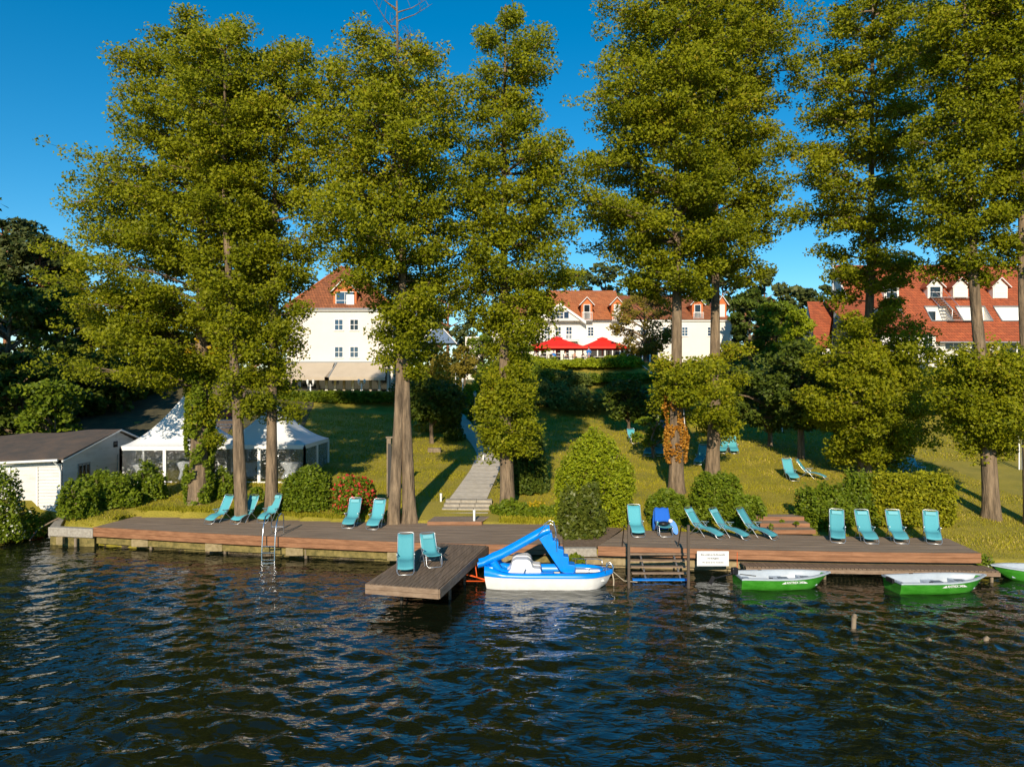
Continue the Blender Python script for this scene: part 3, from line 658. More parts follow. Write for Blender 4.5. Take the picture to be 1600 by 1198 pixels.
for k, (px, Y, yt, wp, mt, nm) in enumerate([
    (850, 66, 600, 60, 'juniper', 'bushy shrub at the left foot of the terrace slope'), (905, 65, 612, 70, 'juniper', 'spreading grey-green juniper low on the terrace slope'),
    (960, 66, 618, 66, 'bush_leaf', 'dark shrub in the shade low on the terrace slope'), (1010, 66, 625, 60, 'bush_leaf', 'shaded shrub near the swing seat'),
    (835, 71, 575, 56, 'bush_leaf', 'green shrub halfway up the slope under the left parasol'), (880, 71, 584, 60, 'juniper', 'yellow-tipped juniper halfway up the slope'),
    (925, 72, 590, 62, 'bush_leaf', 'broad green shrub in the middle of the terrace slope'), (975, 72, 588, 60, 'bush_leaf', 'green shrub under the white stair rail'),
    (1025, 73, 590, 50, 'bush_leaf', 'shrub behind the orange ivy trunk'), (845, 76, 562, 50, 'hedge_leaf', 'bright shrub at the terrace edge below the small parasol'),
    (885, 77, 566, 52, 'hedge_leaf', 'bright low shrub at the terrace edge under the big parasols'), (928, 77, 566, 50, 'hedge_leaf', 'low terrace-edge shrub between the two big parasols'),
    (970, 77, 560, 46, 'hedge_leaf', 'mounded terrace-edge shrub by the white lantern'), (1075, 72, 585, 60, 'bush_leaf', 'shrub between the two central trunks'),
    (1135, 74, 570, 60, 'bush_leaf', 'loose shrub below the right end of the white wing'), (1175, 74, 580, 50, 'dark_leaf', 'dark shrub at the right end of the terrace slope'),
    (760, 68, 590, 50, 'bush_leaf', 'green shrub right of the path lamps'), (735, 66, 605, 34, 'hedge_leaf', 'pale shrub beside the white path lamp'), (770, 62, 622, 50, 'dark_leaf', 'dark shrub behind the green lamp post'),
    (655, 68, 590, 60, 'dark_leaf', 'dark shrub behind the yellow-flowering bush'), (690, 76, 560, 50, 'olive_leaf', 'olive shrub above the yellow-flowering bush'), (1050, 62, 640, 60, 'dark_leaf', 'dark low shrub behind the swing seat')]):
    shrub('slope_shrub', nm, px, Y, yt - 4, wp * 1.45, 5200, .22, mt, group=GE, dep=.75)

# short grass blades and tufts where the lawn is near enough to show them
def blades(name, n, xr, yr, hh, label, edge=False):
    x = RNG.uniform(*xr, n); y = RNG.uniform(*yr, n)
    if edge: y = np.interp(x, bx, by) + .03 + np.abs(RNG.normal(0, .28, n))
    sh = np.interp(x, sx, sy); bk = np.interp(x, bx, by)
    ok = (y > sh + .5) & ~((x > -19.1) & (x < 2.4) & (y < bk + .02)) & ~((x > 3.4) & (x < 18.7) & (y < bk + .02))
    pc = np.interp(y, py_, px_); ok &= ~((np.abs(x - pc) < 1.05) & (y > 36))
    ok &= ~((x > -4.6) & (x < -.6) & (y < 36.6)) & ~((x > 10.1) & (x < 14) & (y < 33.6))
    x, y = x[ok], y[ok]
    fx = (np.interp(x, ax_, np.arange(nx))); fy = np.interp(y, ay_, np.arange(ny)); i0 = np.minimum(fx.astype(int), nx - 2); j0 = np.minimum(fy.astype(int), ny - 2); u = fx - i0; v = fy - j0
    z = G_Z[j0, i0] * (1 - u) * (1 - v) + G_Z[j0, i0 + 1] * u * (1 - v) + G_Z[j0 + 1, i0] * (1 - u) * v + G_Z[j0 + 1, i0 + 1] * u * v
    pat = np.sin(x * .9 + np.sin(y * 1.3) * 2) * .5 + np.sin(y * 1.7 + x * .3) * .5
    m_ = len(x); hgt = hh * RNG.uniform(.5, 1.5, m_) * (1 + .3 * pat); a = RNG.uniform(0, PI, m_); wd = hgt * .28
    dx, dy = np.cos(a) * wd, np.sin(a) * wd; V = np.empty((m_, 3, 3))
    V[:, 0] = np.stack([x - dx, y - dy, z - .02], 1); V[:, 1] = np.stack([x + dx, y + dy, z - .02], 1); V[:, 2] = np.stack([x + RNG.normal(0, .4, m_) * hgt, y + RNG.normal(0, .4, m_) * hgt, z + hgt], 1)
    me = npmesh(name, V.reshape(-1, 3), np.arange(3 * m_).reshape(m_, 3), 'grass_blade', np.clip(RNG.uniform(0, 1, m_) * .7 + pat * .15 + .15 + .15 * (x > 15), 0, 1))
    objmesh(name, me, kind='stuff', label=label)
blades('lawn_grass', 170000, (-24, 27), (27.5, 46), .065, 'short green and dry lawn grass along the shore')
blades('edge_grass', 16000, (-19, 18.6), (30, 36), .13, 'longer ragged grass along the back edge of the decks', edge=True)
blades('lawn_grass', 60000, (-22, 38), (46, 64), .10, 'lawn grass on the upper slope below the hotels')

# ------------------------------------------------------------------ decks
DZ = .93
def lerp_line(P, n):
    P = [Vector(p) for p in P]; cum = [0]
    for i in range(1, len(P)): cum.append(cum[-1] + (P[i] - P[i - 1]).length)
    return [Vector((float(np.interp(t, cum, [p.x for p in P])), float(np.interp(t, cum, [p.y for p in P])))) for t in np.linspace(0, cum[-1], n)]
def deck(name, label, FP, BP, rows_, st, fascia_z, group):
    t = thing(name, label, 'deck', (0, 0, 0), group=group)
    f = lerp_line(FP, st); b = lerp_line(BP, st)
    for r in range(rows_):
        m = MB(); t0, t1 = r / rows_, (r + 1) / rows_ - .055 / rows_ * 1.6; dz = random.uniform(-.003, .003)
        up = [(f[i].lerp(b[i], t0), f[i].lerp(b[i], t1)) for i in range(st)]
        m.grid([[(a.x, a.y, DZ - .04 + dz), (a.x, a.y, DZ + dz), (c.x, c.y, DZ + dz), (c.x, c.y, DZ - .04 + dz)] for a, c in up], False)
        m.build('deck_board', 'deck_top', t)
    m = MB(); m.grid([[(a.x, a.y + .06, DZ - .12), (c.x, c.y, DZ - .12)] for a, c in zip(f, b)], False); m.build('underlay', 'old_wood', t)
    # fascia boards, broken into lengths
    nb_ = len(fascia_z) - 1; L_ = lerp_line(FP, st)
    for k in range(nb_):
        za, zb_ = fascia_z[k], fascia_z[k + 1]; i = 0; step = 5
        while i < st - 1:
            j = min(st - 1, i + step); m = MB(); q = random.uniform(-.004, .004)
            m.grid([[(L_[s].x, L_[s].y - .045 + q, za), (L_[s].x, L_[s].y - .045 + q, zb_ - .012), (L_[s].x, L_[s].y - .008, zb_ - .012), (L_[s].x, L_[s].y - .008, za)] for s in range(i, j + 1)], False, True)
            for s in (i, j): m.quad(*[(L_[s].x + (.002 if s == i else -.002), L_[s].y + dy, z) for dy, z in ((-.045 + q, za), (-.045 + q, zb_ - .012), (-.008, zb_ - .012), (-.008, za))])
            m.build('fascia_board', 'fascia_wood', t); i = j
    return t, f, b
dl, fl, bl_ = deck('wooden_deck', 'long brown wooden deck left of the oval bush, with two rust-brown fascia boards', FL, BL, 24, 22, (.52, .725, .95), 'wooden shore decks')
dr, fr, br_ = deck('wooden_deck', 'right-hand wooden deck with four sunloungers by the clipped hedge', FR, BR, 20, 16, (.56, .745, .95), 'wooden shore decks')
# mossy beam, pale blocks and piles under the left and right decks
def under(FP, x0, x1, setback, name='retaining_beam'):
    q = lerp_line(FP, 26)
    m = MB(); m.grid([[(p.x, p.y + setback, .14), (p.x, p.y + setback, .40), (p.x, p.y + setback + .2, .40), (p.x, p.y + setback + .2, -.6)] for p in q], False); return m
t = thing('shore_wall', 'yellow mossy timber bulkhead under the left deck', 'bulkhead'); under(FL, 0, 0, .22).build('beam', 'mossy_beam', t)
m = MB(); m.grid([[(p.x, p.y + .42, -1.2), (p.x, p.y + .42, .5)] for p in lerp_line(FL, 20)], False); m.build('sheet_wall', 'old_wood', t)
for k, x in enumerate([-20.9, -17.2, -13.5, -9.7, -5.2, -.4]):
    y = float(np.interp(x, [p[0] for p in FL], [p[1] for p in FL])); MB().b2(x, x + .75 if k else x + .3, y + .02, y + .22, .12, .47).build('block', 'pale_timber', t, bevel=.02)
    MB().tube([(x + .85, y + .12, -1.2), (x + .85, y + .12, .4)], .07, 8).build('pile', 'old_wood', t)
t = thing('shore_wall', 'pale timber bulkhead under the right deck', 'bulkhead'); under([(2.3, 28.95)] + FR[0:5], 0, 0, .16).build('beam', 'pale_timber', t)
m = MB(); m.grid([[(p.x, p.y + .42, -1.2), (p.x, p.y + .42, .5)] for p in lerp_line([(2.3, 29)] + FR, 20)], False); m.build('sheet_wall', 'old_wood', t)
# planting bed kerb between the decks, and the kerb at the left end
t = thing('concrete_kerb', 'weathered concrete kerb between the two decks below the laurel', 'kerb'); MB().b2(2.12, 3.45, 28.86, 29.15, .46, .80).build('kerb_stone', 'concrete', t, bevel=.02)
m = MB(); m.grid([[(2.1, 29.15, .74), (2.3, 33, 1.0)], [(3.45, 29.15, .74), (5.0, 31.9, 1.0)]]); m.build('planting_soil', 'soil', t)
t = thing('concrete_kerb', 'mossy concrete kerb at the left end of the left deck', 'kerb')
MB().prism([(-21.55, 32.95, .42), (-19.2, 32.5, .42), (-19.2, 32.8, .42), (-21.3, 33.25, .42)], (0, 0, .42)).build('kerb_stone', 'concrete', t, bevel=.03)
MB().prism([(-21.55, 33.0, .3), (-21.2, 33.3, .3), (-22.5, 35.8, .3), (-22.85, 35.7, .3)], (0, 0, .5)).build('kerb_stone', 'concrete', t, bevel=.03)
MB().prism([(-21.5, 33.05, -.8), (-19.2, 32.62, -.8), (-19.2, 32.85, -.8), (-21.3, 33.3, -.8)], (0, 0, 1.21)).build('footing', 'mossy_beam', t)

# platform and stone steps at the foot of the path
t = thing('wooden_platform', 'small raised wooden platform between the left deck and the stone steps', 'platform')
xa, xb, ya, yb = X(668, 33.0), X(752, 33.0), 32.95, 34.7
for k in range(10):
    y0_ = ya + (yb - ya) * k / 10; MB().b2(xa + k * .03, xb + k * .05, y0_, y0_ + (yb - ya) / 10 - .012, 1.06, 1.10).build('platform_board', 'deck_top', t)
MB().b2(xa, xb, ya - .04, ya - .004, .94, 1.095).build('front_board', 'fascia_wood', t)
MB().b2(xb + .01, xb + .045, ya, yb, .94, 1.07).build('side_board', 'fascia_wood', t)
t = thing('stone_steps', 'three sandy stone steps leading from the platform to the path', 'steps')
for k in range(4):
    y0_ = 34.72 + k * .46; xw = (X(688, 35), X(763, 35)); z0 = 1.10 + k * .13
    for j in range(3):
        a = xw[0] + (xw[1] - xw[0]) * j / 3; MB().b2(a + .006 + k * .05, a + (xw[1] - xw[0]) / 3 - .006 + k * .05, y0_, y0_ + .5, z0 - .3, z0 + .08).build('step_block', 'step_stone', t, bevel=.012)
t = thing('wooden_steps', 'wide weathered wooden steps from the right deck up to the lawn', 'steps')
for k in range(3):
    y0_ = 31.08 + k * .62; z1 = DZ + .17 * (k + 1)
    for j in range(4): MB().b2(X(1190, 31.5), X(1268, 31.5), y0_ + j * .155, y0_ + j * .155 + .145, z1 - .035, z1).build('tread_board', 'deck_top', t)
    MB().b2(X(1190, 31.5), X(1268, 31.5), y0_ - .03, y0_ - .004, z1 - .18, z1 - .005).build('riser_board', 'fascia_wood', t)
for px, Y in ((1180, 31.2), (1222, 31.9), (1245, 31.5), (1205, 31.1)): shrub('weed', f'green weed tuft on the wooden lawn steps, {"leftmost" if px==1180 else "on the top step" if px==1222 else "at the right end" if px==1245 else "at the bottom step"}', px, Y, Z and int(CY + (CH - 1.32) * F / Y), 7, 60, .09, 'bush_leaf', zb=1.05 + .17 * (Y > 31.4), cat='weed')

# swimming dock: separate boards over joists on posts
t = thing('swimming_dock', 'wooden swimming dock jutting into the lake with two lounge chairs on it', 'dock')
A0, A1, B1, B0 = Vector((-4.78, 23.3)), Vector((-2.35, 22.7)), Vector((-1.02, 28.78)), Vector((-3.45, 29.3))
nbd = 17
for k in range(nbd):
    u0, u1 = k / nbd, (k + 1) / nbd - .006; p = [A0.lerp(A1, u0), A0.lerp(A1, u1), B0.lerp(B1, u1), B0.lerp(B1, u0)]; dz = random.uniform(-.004, .004)
    MB().prism([(q.x, q.y, DZ - .045 + dz) for q in p], (0, 0, .05)).build('dock_board', 'dock_top', t)
def edge_board(a, b, z0, z1, th, name, mt, par):
    d = (b - a).normalized(); nrm = Vector((d.y, -d.x)) * th
    MB().prism([(a.x, a.y, z0), (b.x, b.y, z0), (b.x + nrm.x, b.y + nrm.y, z0), (a.x + nrm.x, a.y + nrm.y, z0)], (0, 0, z1 - z0)).build(name, mt, par)
for z0, z1 in ((.62, .765), (.775, .925)):
    edge_board(A0 + Vector((-.02, -.01)), A1 + Vector((.02, -.01)), z0, z1, .04, 'edge_board', 'plank_wood', t)
    edge_board(A1 + Vector((.01, 0)), B1 + Vector((.01, 0)), z0, z1, .04, 'edge_board', 'plank_wood', t)
    edge_board(B0, A0, z0, z1, .04, 'edge_board', 'plank_wood', t)
for u in (.1, .5, .9):
    a, b = A0.lerp(A1, u), B0.lerp(B1, u); edge_board(a + Vector((0, .05)), b - Vector((0, .05)), .68, .87, .08, 'joist', 'old_wood', t)
for u, v in ((.3, .2), (.9, .32), (.9, .62), (.1, .5), (.9, .85), (.1, .8)):
    p = A0.lerp(A1, u).lerp(B0.lerp(B1, u), v); MB().tube([(p.x, p.y, -1.6), (p.x, p.y, .68)], .055, 10).build('post', 'steel_post', t)

# low mooring platform behind the green boats, boards running to the water
t = thing('mooring_platform', 'low boat platform of short cross boards below the right deck', 'platform')
x0_, x1_ = 9.0, 18.3; nbd = 62
for k in range(nbd):
    a = x0_ + (x1_ - x0_) * k / nbd; y_f = np.interp(a, [9, 18.3], [27.32, 26.62]); y_b = np.interp(a, [9, 14, 18.3], [28.0, 27.62, 27.45]); w_ = (x1_ - x0_) / nbd
    MB().prism([(a, y_f, .42), (a + w_ - .02, y_f, .42), (a + w_ - .02, y_b, .42), (a, y_b, .42)], (0, 0, .04)).build('cross_board', 'dock_top', t)
for a, b in ((9.0, 12.1), (12.11, 15.2), (15.21, 18.3)):
    ya, yb = np.interp([a, b], [9, 18.3], [27.32, 26.62]); edge_board(Vector((a, ya)), Vector((b, yb)), .27, .415, .045, 'edge_board', 'plank_wood', t)
for a in (9.2, 12, 15, 18.1):
    y = np.interp(a, [9, 18.3], [27.32, 26.62]) + .15; MB().tube([(a, y, -1.6), (a, y, .40)], .06, 8).build('post', 'old_wood', t)

# bathing stairs between two dark posts, bottom tread blue
t = thing('bathing_stairs', 'wooden bathing stairs with a blue bottom tread between two tall dark posts', 'stairs')
xs0, xs1 = X(984, 28), X(1074, 28)
for k, (y, z) in enumerate([(28.12, .78), (27.80, .60), (27.5, .43), (27.2, .27), (26.9, .10)]):
    w_ = (27.2 + .9 * k / 4) / 28
    MB().b2(xs0 * w_ ** 0 - .02 * k, xs1 - .07 * k, y - .1, y + .1, z - .045, z).build('blue_tread' if k == 4 else 'tread', 'float_blue' if k == 4 else 'plank_wood', t)
for x in (xs0 + .45, xs1 - .5): MB().tube([(x, 28.2, .72), (x, 26.8, -.05)], .04, 6).build('stringer', 'alu', t)
for px in (982.5, 1075.5):
    x = X(px, 26.1); m = MB().box((x, 26.1, .4), (.09, .09, 3.8)); m.build('post', 'steel_post', t)
    MB().tube([(x, 26.1, 2.1), (x, 27.2, 2.05), (x * 1.03, 28.5, 1.0)], .022, 8).build('handrail', 'steel_post', t)

# steel ladder at the left deck
t = thing('bathing_ladder', 'bent steel bathing ladder on the left deck beside three lounge chairs', 'ladder', (X(426, 30.6), 30.55, 0))
for s in (-.27, .27):
    x = s; MB().tube([(x, -.55, -.7), (x, -.5, .4), (x, -.42, 1.0), (x, -.3, 1.45), (x, -.05, 1.78), (x, .35, 1.85), (x, .62, 1.78), (x, .7, 1.5), (x, .7, DZ)], .028, 10).build('rail', 'steel', t)
for z in (.62, .35, .05, -.25): MB().box((0, -.5 - (z < 0) * .04, z), (.54, .09, .03)).build('rung', 'steel', t)
MB().tube([(-.27, .7, 1.2), (.27, .7, 1.2)], .018, 8).build('cross_bar', 'steel', t)

# sign on the right deck
def text(par, body, size, loc, rot, mt, name='lettering', ext=.0015, align='CENTER', sx=1):
    c = bpy.data.curves.new(name, 'FONT'); c.body = body; c.size = size; c.extrude = ext; c.offset = size * .022; c.align_x = align; c.align_y = 'CENTER'; c.materials.append(MATS[mt])
    tmp = bpy.data.objects.new(name, c); COL.objects.link(tmp); bpy.context.view_layer.update()
    me = bpy.data.meshes.new_from_object(tmp.evaluated_get(bpy.context.evaluated_depsgraph_get())); bpy.data.objects.remove(tmp)
    o = bpy.data.objects.new(name, me); o.location = loc; o.rotation_euler = rot; COL.objects.link(o); o.parent = par
    KIDS.setdefault(par.name, []).append(o); return o
sxp = X(1113.5, 27.75)
t = thing('notice_board', 'white notice board with thin blue frame line on the fascia of the right deck', 'sign', (sxp, 27.72, .66))
MB().b2(-.62, .62, -.012, .012, -.28, .30).build('board', 'print_white', t)
m = MB()
for a in ((-.58, .58, .255, .263), (-.58, .58, -.243, -.235), (-.58, -.572, -.235, .255), (.572, .58, -.235, .255)): m.b2(a[0], a[1], -.0155, -.0125, a[2], a[3])
m.build('frame_line', 'blue_line', t)
text(t, 'Bitte umfahren Sie Bootsstelle', .078, (0, -.014, .165), (PI / 2, 0, 0), 'ink')
text(t, 'und Badegäste', .078, (0, -.014, .02), (PI / 2, 0, 0), 'ink')
text(t, 'Wir danken für Ihr Verständnis', .066, (0, -.014, -.14), (PI / 2, 0, 0), 'ink')

# ------------------------------------------------------------------ lounge chairs
def chair(kind, pillow):
    prof = {'relaxed': [(.50, 1.16), (.42, 1.0), (.26, .72), (.13, .50), (.02, .40), (-.12, .37), (-.30, .38), (-.46, .34), (-.62, .27), (-.74, .20)],
            'long': [(.62, 1.10), (.50, .93), (.32, .68), (.18, .50), (.05, .40), (-.14, .36), (-.36, .37), (-.58, .33), (-.82, .25), (-1.0, .17)],
            'upright': [(.40, 1.02), (.32, .86), (.20, .64), (.12, .48), (.04, .42), (-.10, .40), (-.28, .41), (-.42, .42), (-.52, .42), (-.58, .415)]}[kind]
    t = bpy.data.objects.new('lounge_chair', None); COL.objects.link(t); w2 = .275; foot = prof[-1]
    m = MB(); m.grid([[(x, y + .02 * 0, z - .035 * (1 - (x / w2) ** 2)) for x in np.linspace(-w2, w2, 7)] for y, z in prof], True)
    o = m.build('sling', 'sling', t); so = o.modifiers.new('thick', 'SOLIDIFY'); so.thickness = .012
    m = MB(); top = [( w2 * .7, prof[0][0] + .03, prof[0][1] + .04)]
    loop = [(-w2 - .01, y, z) for y, z in reversed(prof)] + [(-w2 * .75, prof[0][0] + .025, prof[0][1] + .035), (w2 * .75, prof[0][0] + .025, prof[0][1] + .035)] + [(w2 + .01, y, z) for y, z in prof]
    m.tube(loop, .015, 6); m.build('side_frame', 'alu', t)
    fy, fz = foot; MB().tube([(-w2 - .01, fy + .1, fz + .03), (-w2 - .01, fy - .0, .09), (-w2 + .05, fy - .1, .025), (w2 - .05, fy - .1, .025), (w2 + .01, fy, .09), (w2 + .01, fy + .1, fz + .03)], .014, 6).build('front_leg', 'alu', t)
    MB().tube([(-w2 - .03, -.15, .52), (-w2 - .03, .1, .30), (-w2 - .03, .34, .05), (-w2 + .02, .40, .02), (w2 - .02, .40, .02), (w2 + .03, .34, .05), (w2 + .03, .1, .30), (w2 + .03, -.15, .52)], .014, 6).build('rear_leg', 'alu', t)
    for s in (-1, 1):
        MB().tube([(s * (w2 + .03), .16, .56), (s * (w2 + .03), -.05, .56), (s * (w2 + .03), -.24, .585)], .02, 6).build('armrest', 'alu', t)
        MB().tube([(s * (w2 + .03), -.42, .03), (s * (w2 + .03), -.2, .3), (s * (w2 + .03), .08, .56)], .012, 6).build('brace', 'alu', t)
    if pillow:
        (y0, z0), (y1, z1) = prof[0], prof[2]; d = Vector((0, y1 - y0, z1 - z0)).normalized(); nrm = Vector((0, -abs(d.z), d.y)) if True else 0
        c = Vector((0, y0, z0)) + d * .13; n_ = Vector((0, d.z, -d.y)) * 1
        if n_.y > 0: n_ = -n_
        rows = []
        for a in np.linspace(0, 2 * PI, 11)[:-1]: rows.append([c + d * math.cos(a) * .085 + n_ * (.03 + math.sin(a) * .035) + Vector((x, 0, 0)) * 1 for x in (-.19, -.17, 0, .17, .19)])
        m = MB(); rr = [[(p if 0 < k < 4 else c + n_ * .03 + (p - c - n_ * .03) * 1) for k, p in enumerate(r)] for r in rows]
        m.grid(rr + [rr[0]], True)
        for k in (0, -1): m.add([r[k] for r in rr], [tuple(range(len(rr)))])
        m.build('pillow', 'pillow', t)
    return t
PROTO = {}
GL = 'turquoise lounge chairs on the decks'; GW = 'lounge chairs in the shade on the lawn'
def put_chair(kind, pillow, px, py, Y, rz, label, group, z=DZ, sc=1.0, tilt=0):
    key = (kind, pillow); x = X(px, Y)
    if z is None: z = hb(x, Y) + .01
    if key not in PROTO: o = PROTO[key] = chair(kind, pillow); 
    else: o = clone(PROTO[key])
    o.location = (x, Y, z); o.rotation_euler = (tilt, 0, math.radians(rz)); o.scale = (sc,) * 3
    o['label'] = label; o['category'] = 'lounge chair'; o['group'] = group; return o
ys = lambda py: Yz(py, DZ)
for kind, pil, px, py, rz, lab in [
    ('relaxed', 0, 346, 814, -24, 'turquoise lounge chair without pillow, leftmost on the left deck'),
    ('relaxed', 1, 386, 814, -24, 'turquoise lounge chair with head pillow, in front of the slim leaning alder'),
    ('relaxed', 1, 424, 812, -14, 'turquoise lounge chair with pillow right behind the steel ladder'),
    ('relaxed', 1, 551, 820, -4, 'turquoise lounge chair with pillow below the red-flowering shrub'),
    ('relaxed', 1, 589, 822, -6, 'turquoise lounge chair with pillow just left of the twin-trunked alder'),
    ('relaxed', 0, 634, 889, 8, 'tall turquoise lounge chair without pillow on the swimming dock'),
    ('upright', 1, 672, 880, 22, 'upright turquoise chair with pillow and raised flat seat on the swimming dock'),
    ('relaxed', 0, 993, 833, 0, 'turquoise lounge chair without pillow right of the oval bush, seen straight on'),
    ('long', 1, 1094, 836, 42, 'turquoise lounger with pillow facing right, nearest to the dark post'),
    ('long', 1, 1133, 837, 42, 'turquoise lounger with pillow in the middle of the three facing right'),
    ('long', 0, 1176, 837, 42, 'turquoise lounger without pillow facing right, beside the wooden lawn steps'),
    ('relaxed', 1, 1308, 842, -22, 'turquoise lounge chair nearest the wooden lawn steps in the row of four'),
    ('relaxed', 1, 1352, 843, -8, 'straight-facing lounge chair, second from the wooden steps in the row of four'),
    ('relaxed', 1, 1400, 843, -12, 'lounge chair in front of the middle of the clipped hedge, third of four'),
    ('relaxed', 1, 1456, 844, -24, 'lounge chair at the right end of the deck by the dry grass')]:
    put_chair(kind, pil, px, py, ys(py), rz, lab, GL)
for kind, pil, px, Y, rz, lab in [
    ('relaxed', 0, 1234, 41.5, 0, 'dark-shaded lounge chair on the lawn before the forked tree, upright one'),
    ('long', 0, 1262, 41.8, 55, 'lounge chair on the lawn facing right beside the forked tree'),
    ('upright', 0, 1408, 42.5, 10, 'left of the two chairs on the lawn behind the clipped hedge'),
    ('upright', 0, 1429, 42.8, 14, 'right of the two chairs on the lawn behind the clipped hedge'),
    ('relaxed', 0, 1015, 48.0, -20, 'left chair of the pair under the small leaning tree'),
    ('relaxed', 0, 1029, 48.0, -4, 'right chair of the pair under the small leaning tree'),
    ('relaxed', 0, 1096, 45.5, -30, 'half-hidden chair between the two central trunks'),
    ('relaxed', 0, 1131, 49.0, -26, 'left chair of the pair just right of the slender alder'),
    ('relaxed', 0, 1145, 49.0, -8, 'right chair of the pair just right of the slender alder'),
    ('upright', 0, 1140, 55.5, 0, 'blue-shaded chair farther back right of the slender alder'),
    ('upright', 0, 988, 52.5, 10, 'distant shaded chair below the dark orchard tree')]:
    put_chair(kind, pil, px, 0, Y, rz, lab, GW, z=None)
# chair hung with a blue towel, black bag on it and a swim float leaning on it
tc_ = put_chair('upright', 0, 1036, 834, ys(834), 2, 'low chair with a royal blue towel over its back, left of the dark post', GL)
xo, yo = tc_.location.x, tc_.location.y
o = MB().grid([[(xo + x, yo + y, DZ + z + .02 * math.sin(x * 22)) for x in np.linspace(-.34 - e, .34 + e, 9)] for y, z, e in ((.46, .10, .02), (.47, .5, .02), (.43, .9, 0), (.40, 1.07, -.04), (.34, 1.06, -.04), (.24, .84, -.02), (.16, .60, .0), (.10, .52, .0))]).build('beach_towel', 'towel', None, label='royal blue towel draped over the low chair by the dark post', cat='towel'); so = o.modifiers.new('thick', 'SOLIDIFY'); so.thickness = .02
def blob(m, c, r, n=8, k=10, seed=0):
    rows = []
    for i in range(n + 1):
        th = PI * i / n; rows.append([(c[0] + r[0] * math.sin(th) * math.cos(a) * (1 + .12 * math.sin(3 * a + seed)), c[1] + r[1] * math.sin(th) * math.sin(a), c[2] + r[2] * math.cos(th)) for a in np.linspace(0, 2 * PI, k, endpoint=False)])
    return m.grid(rows, True, True)
blob(MB(), (xo - .02, yo - .22, DZ + .50), (.24, .16, .10)).build('beach_bag', 'black_metal', None, label='black bag lying on the seat of the towel chair', cat='bag')
blob(MB(), (xo + .29, yo - .15, DZ + .60), (.10, .10, .09), seed=2).build('white_cloth', 'cloth_white', None, label='crumpled white cloth on the armrest of the towel chair', cat='cloth')
m = MB(); rim = [(math.cos(a) * .13, math.sin(a) * .32) for a in np.linspace(0, 2 * PI, 20, endpoint=False)]
m.prism([(p[0], 0, p[1]) for p in rim], (0, .035, 0)); o = m.build('swim_float', 'float_blue', None, label='oval blue swim board leaning against the towel chair', cat='swim board', loc=(xo + .44, yo - .22, DZ + .34)); o.rotation_euler = (math.radians(-14), math.radians(-18), 0)

